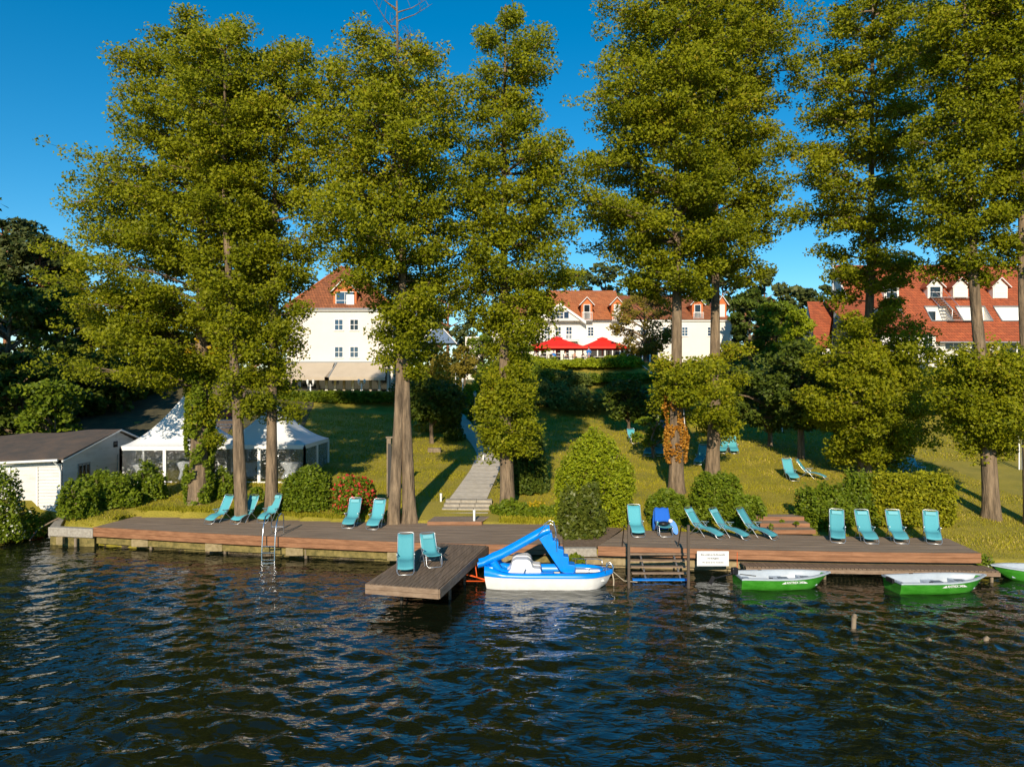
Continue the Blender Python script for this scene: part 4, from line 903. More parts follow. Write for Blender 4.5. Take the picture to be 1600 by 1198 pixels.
# ------------------------------------------------------------------ rowing boats
def rowboat(name, label, loc, rz, Lb=3.45, motor=False, lettering=True):
    t = thing(name, label, 'boat', loc, math.radians(rz), group='green rowing boats with pale grey insides')
    n = 15; hb_ = lambda u: .65 * (1 - max(0, (u - .42) / .58) ** 2.5) * (.86 + .14 * min(1, u / .35)) if u < 1 else .0
    sheer = lambda u: .43 + .10 * max(0, (u - .3) / .7) ** 2; keel = lambda u: -.12 + .30 * max(0, (u - .72) / .28) ** 2
    us = np.linspace(0, 1, n); xs = lambda u, f: -Lb / 2 + u * (Lb - .35 * (1 - f) * (u ** 3)) 
    def sec(u, inset, zb_):
        b = max(hb_(u) - inset, .012); s = sheer(u); k = keel(u) + zb_; r = []
        for q, zz in ((1, 1), (.965, .66), (.88, .33), (.72, .10), (.3, .0), (0, -.0)): r.append((b * q, k + (s - k) * zz))
        pts = [(y, z) for y, z in r] + [(-y, z) for y, z in reversed(r[:-1])]
        return [(xs(u, (z - k) / (s - k + 1e-6)), y, z) for y, z in pts]
    m = MB(); rows = [sec(u, 0, 0) for u in us]; m.grid(rows, True); m.add(rows[0], [tuple(range(len(rows[0])))]); m.build('hull', 'boat_green', t)
    m = MB(); rows = [sec(min(u, .93), .06, .10) for u in us if u < .95]; rows[0] = [(p[0] + .05, p[1], p[2]) for p in rows[0]]; m.grid(rows, True); m.add(rows[0], [tuple(range(len(rows[0])))]); m.build('inner_hull', 'boat_grey', t)
    m = MB(); rr = []
    for u in np.linspace(0, 1, 22):
        b = hb_(u); s = sheer(u); x = -Lb / 2 + u * Lb; rr.append((x, b, s))
    for sg in (1, -1):
        rows = []
        for (x, b, s) in rr:
            bo, bi = b + .035, max(b - .075, 0); rows.append([(x + (.03 if b < .1 else 0), sg * bo, s - .045), (x + (.03 if b < .1 else 0), sg * bo, s + .012), (x - (.1 if b < .1 else 0), sg * bi, s + .012), (x - (.1 if b < .1 else 0), sg * bi, s - .03)])
        m.grid(rows, False, True)
    m.b2(-Lb / 2 - .02, -Lb / 2 + .06, -.60, .60, sheer(0) - .05, sheer(0) + .012); m.build('gunwale', 'boat_grey', t)
    for nm, u0, u1, z in (('stern_bench', .02, .16, .24), ('middle_bench', .40, .53, .24), ('bow_bench', .68, .83, .30)):
        x0, x1 = -Lb / 2 + u0 * Lb, -Lb / 2 + u1 * Lb; b0, b1 = hb_(u0) - .09, max(hb_(u1) - .09, .05)
        MB().prism([(x0, -b0, z - .2), (x1, -b1, z - .2), (x1, b1, z - .2), (x0, b0, z - .2)], (0, 0, .2)).build(nm, 'boat_grey', t, bevel=.015)
    MB().b2(-.12, .24, -.3, .32, .241, .262).build('seat_pad', 'seat_grey', t)
    MB().b2(Lb * .2, Lb * .2 + .3, -.2, .2, .301, .32).build('locker_lid', 'seat_grey', t)
    for x in (-.75, .45):
        for s in (-1, 1): MB().b2(x, x + .14, s * .57 - .02, s * .57 + .02, .446, .466).build('oarlock', 'black_metal', t)
    if lettering:
        for s, ang in ((-1, 0), (1, PI)):
            yq = lambda x: s * (hb_((x + Lb / 2) / Lb) * .99 + .008)
            ya_, yb2 = yq(-.1), yq(.5); text(t, 'ANTREX 340', .115, (.18, (ya_ + yb2) / 2 + s * .012, .30), (PI / 2, 0, ang + math.atan2(yb2 - ya_, .6)), 'print_white', ext=.004)
            for q in (-1, 1): x0q, x1q = .18 + q * .34, .18 + q * .50; MB().prism([(x0q, yq(x0q), .26), (x1q, yq(x1q), .26), (x0q, yq(x0q), .34)], (0, s * .005, 0)).build('stripe', 'print_white', t)
    if motor:
        MB().tube([(-Lb / 2 - .05, .05, .62), (-Lb / 2 - .25, .0, .45), (-Lb / 2 - .95, -.15, .32)], .03, 8).build('motor_shaft', 'black_metal', t)
        MB().box((-Lb / 2 - .08, .05, .56), (.24, .18, .26), rz=.2).build('motor_head', 'black_metal', t, bevel=.04)
        MB().box((-Lb / 2 - 1.0, -.18, .28), (.14, .05, .30), ry=.5).build('propeller_blade', 'black_metal', t)
        MB().tube([(-Lb / 2 + .02, .05, .66), (-Lb / 2 + .02, .05, 1.25)], .012, 6).build('tiller', 'orange_paint', t)
        MB().tube([(-Lb / 2 + .1, .0, .45), (-Lb / 2 + .65, -.15, .42)], .02, 6).build('tiller_arm', 'black_metal', t)
    else:
        MB().box((-Lb / 2 - .07, 0, .40), (.09, .4, .16)).build('motor_bracket', 'black_metal', t, bevel=.01)
    return t
rowboat('rowing_boat', 'green rowing boat with tilted-up black outboard motor, beside the notice board', (X(1224, 26.3), 26.3, .0), 1, motor=True)
rowboat('rowing_boat', 'green rowing boat at the right end of the low platform, without motor', (X(1466, 25.85), 25.82, .0), 4, Lb=3.55)
rowboat('rowing_boat', 'green rowing boat cut off by the right edge of the photo', (X(1625, 27.2), 27.2, .0), 174, Lb=3.5, lettering=False)

# ------------------------------------------------------------------ pedal boat with slide
PBX, PBY = X(857, 26.55), 26.5
t = thing('pedal_boat', 'blue and white pedal boat with a slide, moored beside the swimming dock', 'pedal boat', (PBX, PBY, 0), math.radians(-1.5))
def pb(u):  # half beam along the length
    return .80 * (.80 + .20 * min(1, u / .12)) * (1 - max(0, (u - .74) / .26) ** 2.4) if u < 1 else .02
LB = 4.72; xo_ = -LB / 2
def dz_(u): return .50 - .05 * min(1, u / .3) + .02 * u
m = MB(); rows = []
for u in np.linspace(0, 1, 18):
    b = pb(u); s = dz_(u); kk = -.15 + .22 * max(0, (u - .85) / .15) ** 2
    rows.append([(xo_ + u * LB - (.30 * (1 - q) * max(0, (u - .8) / .2)) + .10 * (1 - q) * (u < .01), y, z) for y, z, q in [(b, s, 1), (b * .97, s * .5, .6), (b * .90, .02, .2), (b * .8, kk, 0), (0, kk, 0), (-b * .8, kk, 0), (-b * .90, .02, .2), (-b * .97, s * .5, .6), (-b, s, 1)]])
m.grid(rows, True); m.add(rows[0], [tuple(range(9))]); m.build('hull', 'gel_white', t)
m = MB(); us = np.linspace(0, 1, 24)       # blue side deck all round
for sg in (1, -1):
    rows = []
    for u in us:
        b = pb(u); s = dz_(u); hi = .13 + .20 * max(0, 1 - u / .16); w_ = .20 if .12 < u < .95 else .25
        bi = max(b - w_, .0); x = xo_ + u * LB; ed = (u > .95); rows.append([(x + .02 * ed, sg * (b + .03), s - .02), (x + .02 * ed, sg * (b + .03), s + .05), (x, sg * (b - .02), s + hi), (x - .12 * ed, sg * bi, s + hi), (x - .12 * ed, sg * bi, s - .12)])
    m.grid(rows, True)
m.build('side_deck', 'boat_blue', t)
m = MB().b2(xo_ + .02, xo_ + .36, -.62, .62, .3, .80); m.build('stern_deck', 'boat_blue', t, bevel=.06)
MB().prism([(xo_ + .2, -.55, .26), (xo_ + LB * .93, -.45, .26), (xo_ + LB * .93, .45, .26), (xo_ + .2, .55, .26)], (0, 0, .03)).build('cockpit_floor', 'gel_white', t)
for s in (-1, 1): MB().b2(.55, 1.95, s * .30 - .14, s * .30 + .14, .29, .50).build('bow_seat', 'gel_white', t, bevel=.04)
def rounded(poly, y0, y1, mt, name, bev=.05): MB().prism([(x, y0, z) for x, z in poly], (0, y1 - y0, 0)).build(name, mt, t, bevel=bev)
seat = [(-1.55, .40), (-1.55, .55), (-1.42, .66), (-1.34, .98), (-1.2, 1.06), (-.78, 1.06), (-.66, .98), (-.58, .74), (-.30, .72), (-.27, .58), (-.32, .50), (-.72, .48), (-.74, .34), (-1.3, .34)]
rounded(seat, -.56, -.04, 'gel_white', 'seat', .06); rounded(seat, .04, .56, 'gel_white', 'seat', .06)
m = MB().b2(-.75, .2, -.58, -.36, .34, .60); m.build('side_box', 'boat_blue', t, bevel=.05)
for s in (-1, 1): MB().tube([(-2.05, s * .42, .95), (-1.85, s * .42, .62), (-1.55, s * .42, .52), (-1.2, s * .42, .52)], [.16, .16, .14, .08], 10).build('wheel_cover', 'boat_blue', t)
# slide chute (U section), near the middle line
cl_ = [(-2.62, .80), (-2.40, .86), (-2.1, .98), (-1.75, 1.12), (-1.2, 1.42), (-.6, 1.76), (-.22, 1.98), (-.05, 2.05), (.05, 2.05)]
m = MB(); rows = []
for i, (x, z) in enumerate(cl_):
    wd = .27 + .03 * (i < 2); h_ = .20 if i > 1 else .14
    rows.append([(x, -wd, z - .12), (x - .02, -wd, z + h_ - .06), (x - .02, -wd + .05, z + h_ - .06), (x, -wd + .08, z), (x, wd - .08, z), (x - .02, wd - .05, z + h_ - .06), (x - .02, wd, z + h_ - .06), (x, wd, z - .12)])
m.grid(rows, True, True); m.add(rows[0], [tuple(range(8))]); m.build('slide_chute', 'boat_blue', t)
# stair tower
tp = [(-.02, 1.98), (.12, 1.98), (.16, 1.70), (.36, 1.66), (.36, 1.40), (.55, 1.37), (.55, 1.12), (.74, 1.09), (.74, .82), (.98, .79), (.98, .50), (.62, .50), (.45, .55), (-.36, 1.76), (-.2, 1.86)]
m = MB()
m.prism([(x, -.27, z) for x, z in tp], (0, .54, 0)); m.build('slide_stairs', 'boat_blue', t, bevel=.018)
MB().tube([(-2.05, -.3, .5), (-2.0, -.3, 1.0)], .05, 8).build('slide_strut', 'boat_blue', t)
for s in (-.30, .30): MB().tube([(-.45, s, 1.86), (-.12, s, 2.22), (.06, s, 2.34), (.2, s, 2.28), (.27, s, 2.0), (.28, s, 1.6), (.3, s, 1.3)], .016, 8).build('slide_handrail', 'steel', t)
for s in (-1, 1):
    MB().tube([(.9, s * .72, .62), (.92, s * .72, .80), (1.9, s * .70, .80), (2.05, s * .55, .78), (2.05, s * .55, .60)], .015, 8).build('side_rail', 'steel', t)
    MB().tube([(1.45, s * .72, .6), (1.45, s * .71, .80)], .012, 6).build('rail_post', 'steel', t)
for s in (-.12, .12): MB().tube([(2.15, s, .58), (2.18, s, .78), (2.30, s, .82), (2.40, s, .72), (2.38, s, .5)], .02, 8).build('bow_hoop', 'steel', t)
MB().tube([(-.95, -.66, .50), (-.85, -.68, .75)], .022, 6).build('steering_lever', 'steel', t)
MB().box((.0, -.84, .0), (.01, .01, .01)) if False else None
MB().tube([(PBX + 2.35, PBY - .05, .55), (PBX + 2.42, PBY - .1, .2), (PBX + 2.4, PBY - .15, -.2)], .025, 6).build('mooring_rope', 'rope', None, label='frayed mooring rope hanging from the pedal boat bow', cat='rope')
MB().tube([(PBX + 2.4, PBY - .05, .5), (PBX + 2.8, PBY - .05, .16), (PBX + 3.3, PBY - .1, .12)], .015, 6).build('mooring_rope', 'rope', None, label='mooring rope running from pedal boat to the dark post', cat='rope')
# orange mooring frame between dock and pedal boat
t = thing('mooring_rack', 'orange mooring bars between the swimming dock and the pedal boat', 'mooring frame')
xs_, xe_ = X(728, 26.3), PBX - 2.3
for a, b in (((xs_, 25.9, .30), (xe_, 26.3, .18)), ((xs_ - .1, 26.3, .45), (xe_, 26.35, .22)), ((xs_ + .35, 27.2, .55), (xe_, 27.1, .42)), ((xs_ + .3, 27.0, .72), (xs_ + .38, 26.9, .15)), ((xs_ + .1, 26.5, .38), (xs_ + .9, 25.95, .25))):
    MB().tube([a, b], .022, 6).build('bar', 'orange_paint', t)

# stakes in the water
for px, py, h_, tl, lab in ((1332, 978, .38, .22, 'tall wooden stake standing out of the lake'), (1453, 1002, .10, -.15, 'short broken stake in the lake, middle one of three'), (1538, 1001, .12, .25, 'short tilted stake in the lake at the right')):
    Y = Yz(py, 0); m = MB(); m.tube([(0, 0, -1.2), (tl * .2, 0, h_ * .7), (tl * .4, 0, h_)], [.07, .075, .05], 9); m.tube([(tl * .3, 0, h_ * .72), (tl * .3, 0, h_ * .8)], .085, 9); m.build('wooden_stake', 'old_wood', None, loc=(X(px, Y), Y, 0), label=lab, cat='stake', group='stakes in the lake')

# ------------------------------------------------------------------ shed over the water
t = thing('boat_shed', 'old white weatherboard boat shed with dark felt roof at the left waterline', 'shed', (0, 0, 0))
xr = -23.45; yf, yr, yb_ = 37.0, 42.0, 44.2; zb = .62
fz = lambda x: 3.58 + (x - xr) * .035        # the eave sags to the left
def siding(name, mt, P0, P1, z0, ztop0, ztop1, par, rows_=None, out=.045):
    """lapped boards between two ground points up to a sloping top"""
    P0, P1 = Vector(P0), Vector(P1); d = (P1 - P0).normalized(); nr = Vector((d.y, -d.x)); m = MB(); hgt = .17; n = int(math.ceil((max(ztop0, ztop1) - z0) / hgt)); Ld = (P1 - P0).length
    for k in range(n):
        za, zb2 = z0 + k * hgt, z0 + (k + 1) * hgt
        def lim(z): # horizontal extent where wall is at least z high
            a, b = 0., 1.
            if ztop0 != ztop1:
                q = (z - ztop0) / (ztop1 - ztop0)
                if ztop1 > ztop0: a = max(0, q)
                else: b = min(1, q)
            elif z > ztop0 + 1e-3: return None
            return (a, b) if b - a > .01 else None
        la, lb = lim(za), lim(min(zb2, max(ztop0, ztop1)))
        if la is None: continue
        if lb is None: lb = ((la[0] + la[1]) / 2,) * 2 if ztop0 != ztop1 else la
        zb2 = min(zb2, max(ztop0, ztop1))
        q = [P0.lerp(P1, la[0]), P0.lerp(P1, la[1]), P0.lerp(P1, lb[1]), P0.lerp(P1, lb[0])]
        m.quad((q[0].x + nr.x * out, q[0].y + nr.y * out, za), (q[1].x + nr.x * out, q[1].y + nr.y * out, za), (q[2].x, q[2].y, zb2), (q[3].x, q[3].y, zb2))
        m.quad((q[0].x, q[0].y, za), (q[1].x, q[1].y, za), (q[1].x + nr.x * out, q[1].y + nr.y * out, za), (q[0].x + nr.x * out, q[0].y + nr.y * out, za))
    o = m.build(name, mt, par); return o
siding('front_siding', 'white_siding', (-34, yf), (xr, yf), zb, 3.2, 3.5, t)
siding('side_siding', 'white_siding', (xr, yf), (xr, yr), zb + .2, 3.58, 4.70, t)
siding('gable_siding', 'white_siding', (xr, yr), (xr, yb_), zb + .4, 4.72, 3.95, t)
MB().b2(-33.9, xr - .05, yf + .06, yb_, zb - .05, 3.1).build('inner_wall', 'grey_siding', t)
zrl = 4.15
m = MB(); rows = []
for x in np.linspace(-34.5, xr + .35, 24):
    q = (x + 34.5) / (xr + .35 + 34.5); zr = 4.1 + .65 * q + .04 * math.sin(x * 1.7); fe = fz(x) - .02 + .03 * math.sin(x * 2.3)
    rows.append([(x, yf - .45 + dy, z) for dy, z in ((0, fe), (1.4, fe + (zr - fe) * .27), (3.3, fe + (zr - fe) * .63), (yr - yf + .45, zr), (yb_ - yf + .75, 3.95 + (zr - 4.7) * .5))])
m.grid(rows, False); o = m.build('roof', 'felt_roof', t); so = o.modifiers.new('thick', 'SOLIDIFY'); so.thickness = .09
m = MB(); m.tube([(-34.4, yf - .52, fz(-34.4) - .05), (-28, yf - .52, fz(-28) - .08), (xr + .1, yf - .52, fz(xr) - .03)], .07, 8); m.build('gutter', 'lamp_white', t)
MB().tube([(xr - .12, yf - .5, 3.5), (xr - .1, yf - .12, 3.2), (xr - .05, yf - .08, 2.9), (xr - .05, yf - .08, .9)], .05, 8).build('downpipe', 'lamp_white', t)
for a, b in (((xr + .32, yf - .5, 3.5), (xr + .32, yr, 4.75)), ((xr + .32, yr, 4.75), (xr + .32, yb_ + .4, 3.95))): MB().tube([a, b], .06, 4).build('barge_board', 'white_trim', t)
MB().b2(-26.1, -24.75, yf - .06, yf - .03, zb + .15, 3.05).build('door', 'white_siding', t, bevel=.01)
for x in (-26.15, -24.72): MB().b2(x - .04, x + .04, yf - .08, yf - .03, zb, 3.15).build('door_frame', 'white_trim', t)
MB().b2(-27.4, -26.25, yf - .05, yf - .03, 1.6, 2.85).build('shutter', 'white_siding', t)
for k in range(3):
    y = 38.35 + k * .34; f = MB(); f.b2(xr + .03, xr + .055, y, y + .28, 2.25, 3.05).build('pane', 'pane_dark', t)
f = MB(); [f.b2(xr + .03, xr + .075, y, y + .05, 2.18, 3.12) for y in (38.28, 38.63, 38.97, 39.32)]; f.b2(xr + .03, xr + .075, 38.28, 39.37, 3.1, 3.16); f.b2(xr + .03, xr + .075, 38.28, 39.37, 2.12, 2.19); f.build('window_frame', 'grey_metal', t)
MB().b2(xr + .03, xr + .07, 41.7, 42.1, 3.75, 4.1).build('vent', 'pane_dark', t)
MB().b2(xr + .03, xr + .08, 42.1, 42.9, 1.3, 3.3).build('side_door', 'grey_siding', t)
for x in (-33, -30.5, -28, -25.6, -23.6): MB().tube([(x, yf + .1, -1.5), (x, yf + .1, zb)], .09, 8).build('stilt', 'old_wood', t)
MB().b2(-34, xr, yf, yf + .12, zb - .14, zb - .06).build('sill_beam', 'old_wood', t)
t = thing('mooring_buoy', 'orange buoy half floated below the shed door', 'buoy', (X(56, 34.6), 34.6, .12)); blob(MB(), (0, 0, 0), (.34, .30, .38)).build('float', 'buoy_orange', t)
MB().tube([(-.0, -.3, -.1), (.3, 0, .5), (1.0, .8, 1.0), (1.9, 1.8, 1.2)], .04, 6).build('old_pipe', 'old_wood', None, label='rusty curved pipe from the kerb down to the buoy', cat='pipe', loc=(X(50, 34.2), 34.2, 0))

# ------------------------------------------------------------------ pagoda tents
def tent(label, px0, px1, Y, eave, apex, rz=0, z0=None, panels=2):
    xa, xb = X(px0, Y), X(px1, Y); w_ = xb - xa; cx, cy = (xa + xb) / 2, Y + w_ / 2; z0 = hb(cx, Y) - .05 if z0 is None else z0
    t = thing('pagoda_tent', label, 'tent', (cx, cy, z0), math.radians(rz), group='white pagoda tents on the left lawn'); h = w_ / 2; he = Z(eave, Y) - z0; ha = Z(apex, Y + h) - z0
    m = MB(); rows = []
    for q in np.linspace(0, 1, 14):
        s = (1 - q); z = he + (ha - he) * (q ** 1.75 * .8 + q * .2); r = []; rad = h * 1.02 * s + .05 * q
        for e in range(4):
            for u in np.linspace(-1, 1, 8, endpoint=False):
                a, b = [(u, -1), (1, u), (-u, 1), (-1, -u)][e]; sag = .10 * (1 - u * u) * s * min(1, q * 5); r.append((a * (rad - sag * abs(a) * 0), b * rad, z - sag))
        rows.append(r)
    m.grid(rows, True, True); m.build('roof_canopy', 'tent_white', t)
    m = MB(); m.tube([(0, 0, ha - .1), (0, 0, ha + .1)], [.07, .02], 8); m.build('finial', 'lamp_white', t)
    for a, b, vx, vy in ((-h, -h, 1, 0), (h, -h, 0, 1), (-h, h, 1, 0), (-h, -h, 0, 1)):
        L2 = 2 * h; e = .03 if (b < 0 and vx) or (a < 0 and vy) else -.03
        MB().box((a + vx * h, b + vy * h, he - .11), (L2 * vx + .05, L2 * vy + .05, .24)).build('valance', 'tent_white', t)
        for k in range(panels):
            s0, s1 = k / panels + .015, (k + 1) / panels - .015; c = (s0 + s1) / 2
            MB().box((a + vx * L2 * c, b + vy * L2 * c, (he - .24) / 2 + .14), ((s1 - s0) * L2 * vx + .012 * vy, (s1 - s0) * L2 * vy + .012 * vx, he - .5)).build('window_panel', 'clear_pvc', t)
        for k in range(panels + 1):
            c = k / panels
            if k == panels and vy: continue
            MB().box((a + vx * L2 * c, b + vy * L2 * c, he / 2 - .1), (.12 + .05 * vx * (0 < k < panels), .12, he - .02)).build('post', 'tent_white', t)
        MB().box((a + vx * h, b + vy * h, .07), (L2 * vx + .04, L2 * vy + .04, .16)).build('skirt', 'tent_white', t)
    return t, cx, cy, z0
tA, cxA, cyA, zA = tent('white pagoda tent in full sun next to the shed', 189, 326, 40.2, 697, 618, z0=1.62)
tB, cxB, cyB, zB = tent('white pagoda tent in blue tree shade behind the two slim trunks', 334, 476, 40.6, 695, 628, z0=1.75)
def cloth_table(label, x, y, z, r=.42, hh=1.1):
    t = thing('cocktail_table', label, 'table', (x, y, z), group='tables under white cloths in the tents'); m = MB(); rows = []
    for zz, rr in ((hh, r * .02), (hh, r), (hh - .05, r * 1.02), (hh * .5, r * .55), (.05, r * .9)): rows.append([(math.cos(a) * rr * (1 + .06 * math.sin(8 * a) * (zz < hh)), math.sin(a) * rr * (1 + .06 * math.sin(8 * a) * (zz < hh)), zz) for a in np.linspace(0, 2 * PI, 32, endpoint=False)])
    m.grid(rows, True, True).build('table_cloth', 'cloth_white', t); MB().tube([(0, 0, 0), (0, 0, .9)], .03, 6).build('leg', 'alu', t)
cloth_table('white-clothed table inside the sunlit tent', X(288, 41.6), 41.6, zA + .2); cloth_table('white-clothed round table inside the shaded tent near its right corner', X(455, 42), 42, zB + .15, .6, .95)
cloth_table('white-clothed table at the left side inside the sunlit tent', X(222, 43), 43, zA + .2, .7, .8); cloth_table('white-clothed table behind the slim leaning trunk in the shaded tent', X(390, 42.5), 42.5, zB + .15, .5, .9)
# steel banner frame behind
t = thing('banner_frame', 'steel frame with a dark banner in red lettering behind the tents', 'banner', (X(345, 48), 48, hb(X(345, 48), 48)))
hz = Z(632, 48) - hb(X(345, 48), 48)
for x in (-1.0, 1.15): MB().tube([(x, 0, 0), (x, 0, hz + .05)], .035, 6).build('post', 'alu', t)
for z in (0, -.2, -1.05, -1.35, -1.55): MB().tube([(-1.0, 0, hz + z), (1.15, 0, hz + z)], .03, 6).build('rail', 'lamp_white', t)
MB().b2(-.97, 1.12, -.03, -.01, hz - 1.0, hz - .25).build('banner_cloth', 'banner', t); text(t, 'Seebo', .55, (.25, -.035, hz - .62), (PI / 2, 0, 0), 'red_print')

# ------------------------------------------------------------------ windows
def window(par, x, z, y, w_, h_, cols=2, rows_=2, glass='pane', name='window', trim=.07, sill=True):
    m = MB(); f = .055
    m.b2(x - w_ / 2, x + w_ / 2, y - .05, y + .02, z - h_ / 2, z - h_ / 2 + trim); m.b2(x - w_ / 2, x + w_ / 2, y - .05, y + .02, z + h_ / 2 - trim, z + h_ / 2)
    m.b2(x - w_ / 2, x - w_ / 2 + trim, y - .05, y + .02, z - h_ / 2 + trim, z + h_ / 2 - trim); m.b2(x + w_ / 2 - trim, x + w_ / 2, y - .05, y + .02, z - h_ / 2 + trim, z + h_ / 2 - trim)
    iw, ih = w_ - 2 * trim, h_ - 2 * trim
    for c in range(1, cols): xx = x - iw / 2 + iw * c / cols; m.b2(xx - f / 2, xx + f / 2, y - .045, y + .01, z - ih / 2, z + ih / 2)
    for r in range(1, rows_): zz = z - ih / 2 + ih * r / rows_; m.b2(x - iw / 2, x + iw / 2, y - .040, y + .008, zz - f / 2, zz + f / 2)
    fr = m.build(name, 'white_trim', par)
    MB().b2(x - iw / 2, x + iw / 2, y - .012, y - .004, z - ih / 2, z + ih / 2).build('pane', glass, fr)
    if sill: MB().b2(x - w_ / 2 - .06, x + w_ / 2 + .06, y - .12, y - .055, z - h_ / 2 - .05, z - h_ / 2).build('sill', 'white_trim', fr)
    return fr
def dormer(par, px, Yf, ytop, yeave, ybot, wpx, front, roofm, Yr, glass='pane_dark', rail=False, wall2=None, winw=.62):
    x = X(px, Yf); w_ = wpx / F * Yf; zt, ze, zb_ = Z(ytop, Yf), Z(yeave, Yf), Z(ybot, Yf)
    d = MB().prism([(x - w_ / 2, Yf, zb_), (x + w_ / 2, Yf, zb_), (x + w_ / 2, Yf, ze), (x, Yf, zt - .12), (x - w_ / 2, Yf, ze)], (0, Yr - Yf, 0)).build('dormer', front, par)
    m = MB(); e = .28
    for s in (-1, 1):
        m.prism([(x, Yf - .25, zt), (x + s * (w_ / 2 + e), Yf - .25, ze - e * .5), (x + s * (w_ / 2 + e), Yf - .25, ze - e * .5 - .12), (x, Yf - .25, zt - .14)][::s], (0, Yr - Yf + .2, 0))
    m.build('dormer_roof', roofm, d)
    m = MB()
    for s in (-1, 1): m.tube([(x, Yf - .28, zt - .03), (x + s * (w_ / 2 + e), Yf - .28, ze - e * .5 - .04)], .06, 4)
    m.build('verge_board', 'white_trim', d)
    hh = (ze - zb_) * .96; window(d, x, zb_ + hh / 2 + .03, Yf - .01, w_ * winw, hh, 2 if glass == 'pane' else 1, 2, glass, sill=False)
    if rail:
        m = MB(); 
        for k in range(9): xx = x - w_ * .45 + w_ * .9 * k / 8; m.b2(xx - .02, xx + .02, Yf - .5, Yf - .47, zb_ - .05, zb_ + .95)
        m.b2(x - w_ * .48, x + w_ * .48, Yf - .52, Yf - .46, zb_ + .95, zb_ + 1.0); m.b2(x - w_ * .48, x + w_ * .48, Yf - .52, Yf - .01, zb_ - .1, zb_ - .05); m.build('railing', 'white_trim', d)
    return d

# ------------------------------------------------------------------ left building
Y0 = 75.0
t = thing('hotel_building', 'white four-storey gabled building behind the twin-trunked alder with beige awnings', 'building')
xa, xb = X(448, Y0), X(614, Y0); ze = Z(486, Y0); zg = 5.6
MB().b2(xa, xb, Y0, Y0 + 15, zg, ze).build('wall', 'white_wall', t)
MB().b2(xa - .25, xb + .25, Y0 - .3, Y0 + 15.3, ze, ze + .22).build('cornice', 'white_trim', t)
MB().tube([(xa - .3, Y0 - .38, ze + .2), (xb + .3, Y0 - .38, ze + .2)], .09, 8).build('gutter', 'grey_metal', t)
zr = Z(418, Y0 + 6); zk = ze + .22; xm = X(541, Y0 + 6)
m = MB(); m.add([(xa - .4, Y0 - .45, zk), (xb + .4, Y0 - .45, zk), (xb + .4, Y0 + 15.4, zk), (xa - .4, Y0 + 15.4, zk), (xm - .3, Y0 + 5.2, zr), (xm + .3, Y0 + 5.2, zr), (xm + .3, Y0 + 10, zr), (xm - .3, Y0 + 10, zr)],
    [(0, 1, 5, 4), (1, 2, 6, 5), (2, 3, 7, 6), (3, 0, 4, 7), (4, 5, 6, 7), (3, 2, 1, 0)]); m.build('roof', 'tile_brown', t)
m = MB(); 
for a, b in (((xa - .4, Y0 - .45, zk), (xm - .3, Y0 + 5.2, zr)), ((xb + .4, Y0 - .45, zk), (xm + .3, Y0 + 5.2, zr))): m.tube([a, b], .13, 6)
m.build('hip_ridge', 'tile_orange', t)
d = dormer(t, 539, Y0 + .2, 434, 455, 484, 36, 'dormer_orange', 'tile_orange', Y0 + 4.5, 'pane', winw=.8)
MB().b2(X(541, Y0), X(553, Y0), Y0 + .05, Y0 + .12, Z(482, Y0), Z(460, Y0)).build('shutter', 'white_trim', d)
for py in (507.5, 550):
    for px in (529.5, 553.5): window(t, X(px, Y0), Z(py, Y0), Y0, .95, 1.2, 2, 2, 'pane' if py > 520 or px < 540 else 'pane_dark')
zt = Z(568, Y0)
MB().b2(xa, xb + .1, Y0 - .25, Y0 - .01, zt - .02, zt + .22).build('awning_box', 'grey_metal', t)
zl = Z(589, Y0 - 2.3)
for a, b in ((X(463, Y0), X(523, Y0)), (X(528, Y0), X(608, Y0))):
    m = MB(); m.prism([(a, Y0 - .25, zt), (b, Y0 - .25, zt), (b, Y0 - .25, zt + .03), (a, Y0 - .25, zt + .03)], (0, 0, 0)) if False else None
    m = MB(); m.quad((a, Y0 - .26, zt + .1), (b, Y0 - .26, zt + .1), (b - .8 * (b > 0), Y0 - 2.3, zl), (a - .8, Y0 - 2.3, zl)); o = m.build('awning', 'awning', t)
    MB().b2(a - .8, b - .8 * (b > 0), Y0 - 2.34, Y0 - 2.31, zl - .32, zl).build('valance', 'awning', o)
MB().tube([(X(527, Y0), Y0 - .3, zt + .1), (X(522, Y0), Y0 - 2.35, zl - .05)], .09, 6).build('awning_arm', 'grey_metal', t)
MB().b2(xa + .3, xb - .3, Y0 - .03, Y0 - .006, zg, zt - .1).build('shop_front', 'dark_room', t)
for k in range(12):
    x = xa + .5 + k * (xb - xa - 1) / 11; MB().b2(x - .13, x + .13, Y0 - .14, Y0 - .04, zg, zt - .12).build('pillar', 'white_trim' if k % 3 else 'awning', t)
for k in range(11): 
    x = xa + .5 + (k + .5) * (xb - xa - 1) / 11; MB().b2(x - .35, x + .35, Y0 - .06, Y0 - .035, zg, zt - .5).build('door_pane', 'pane_dark', t)
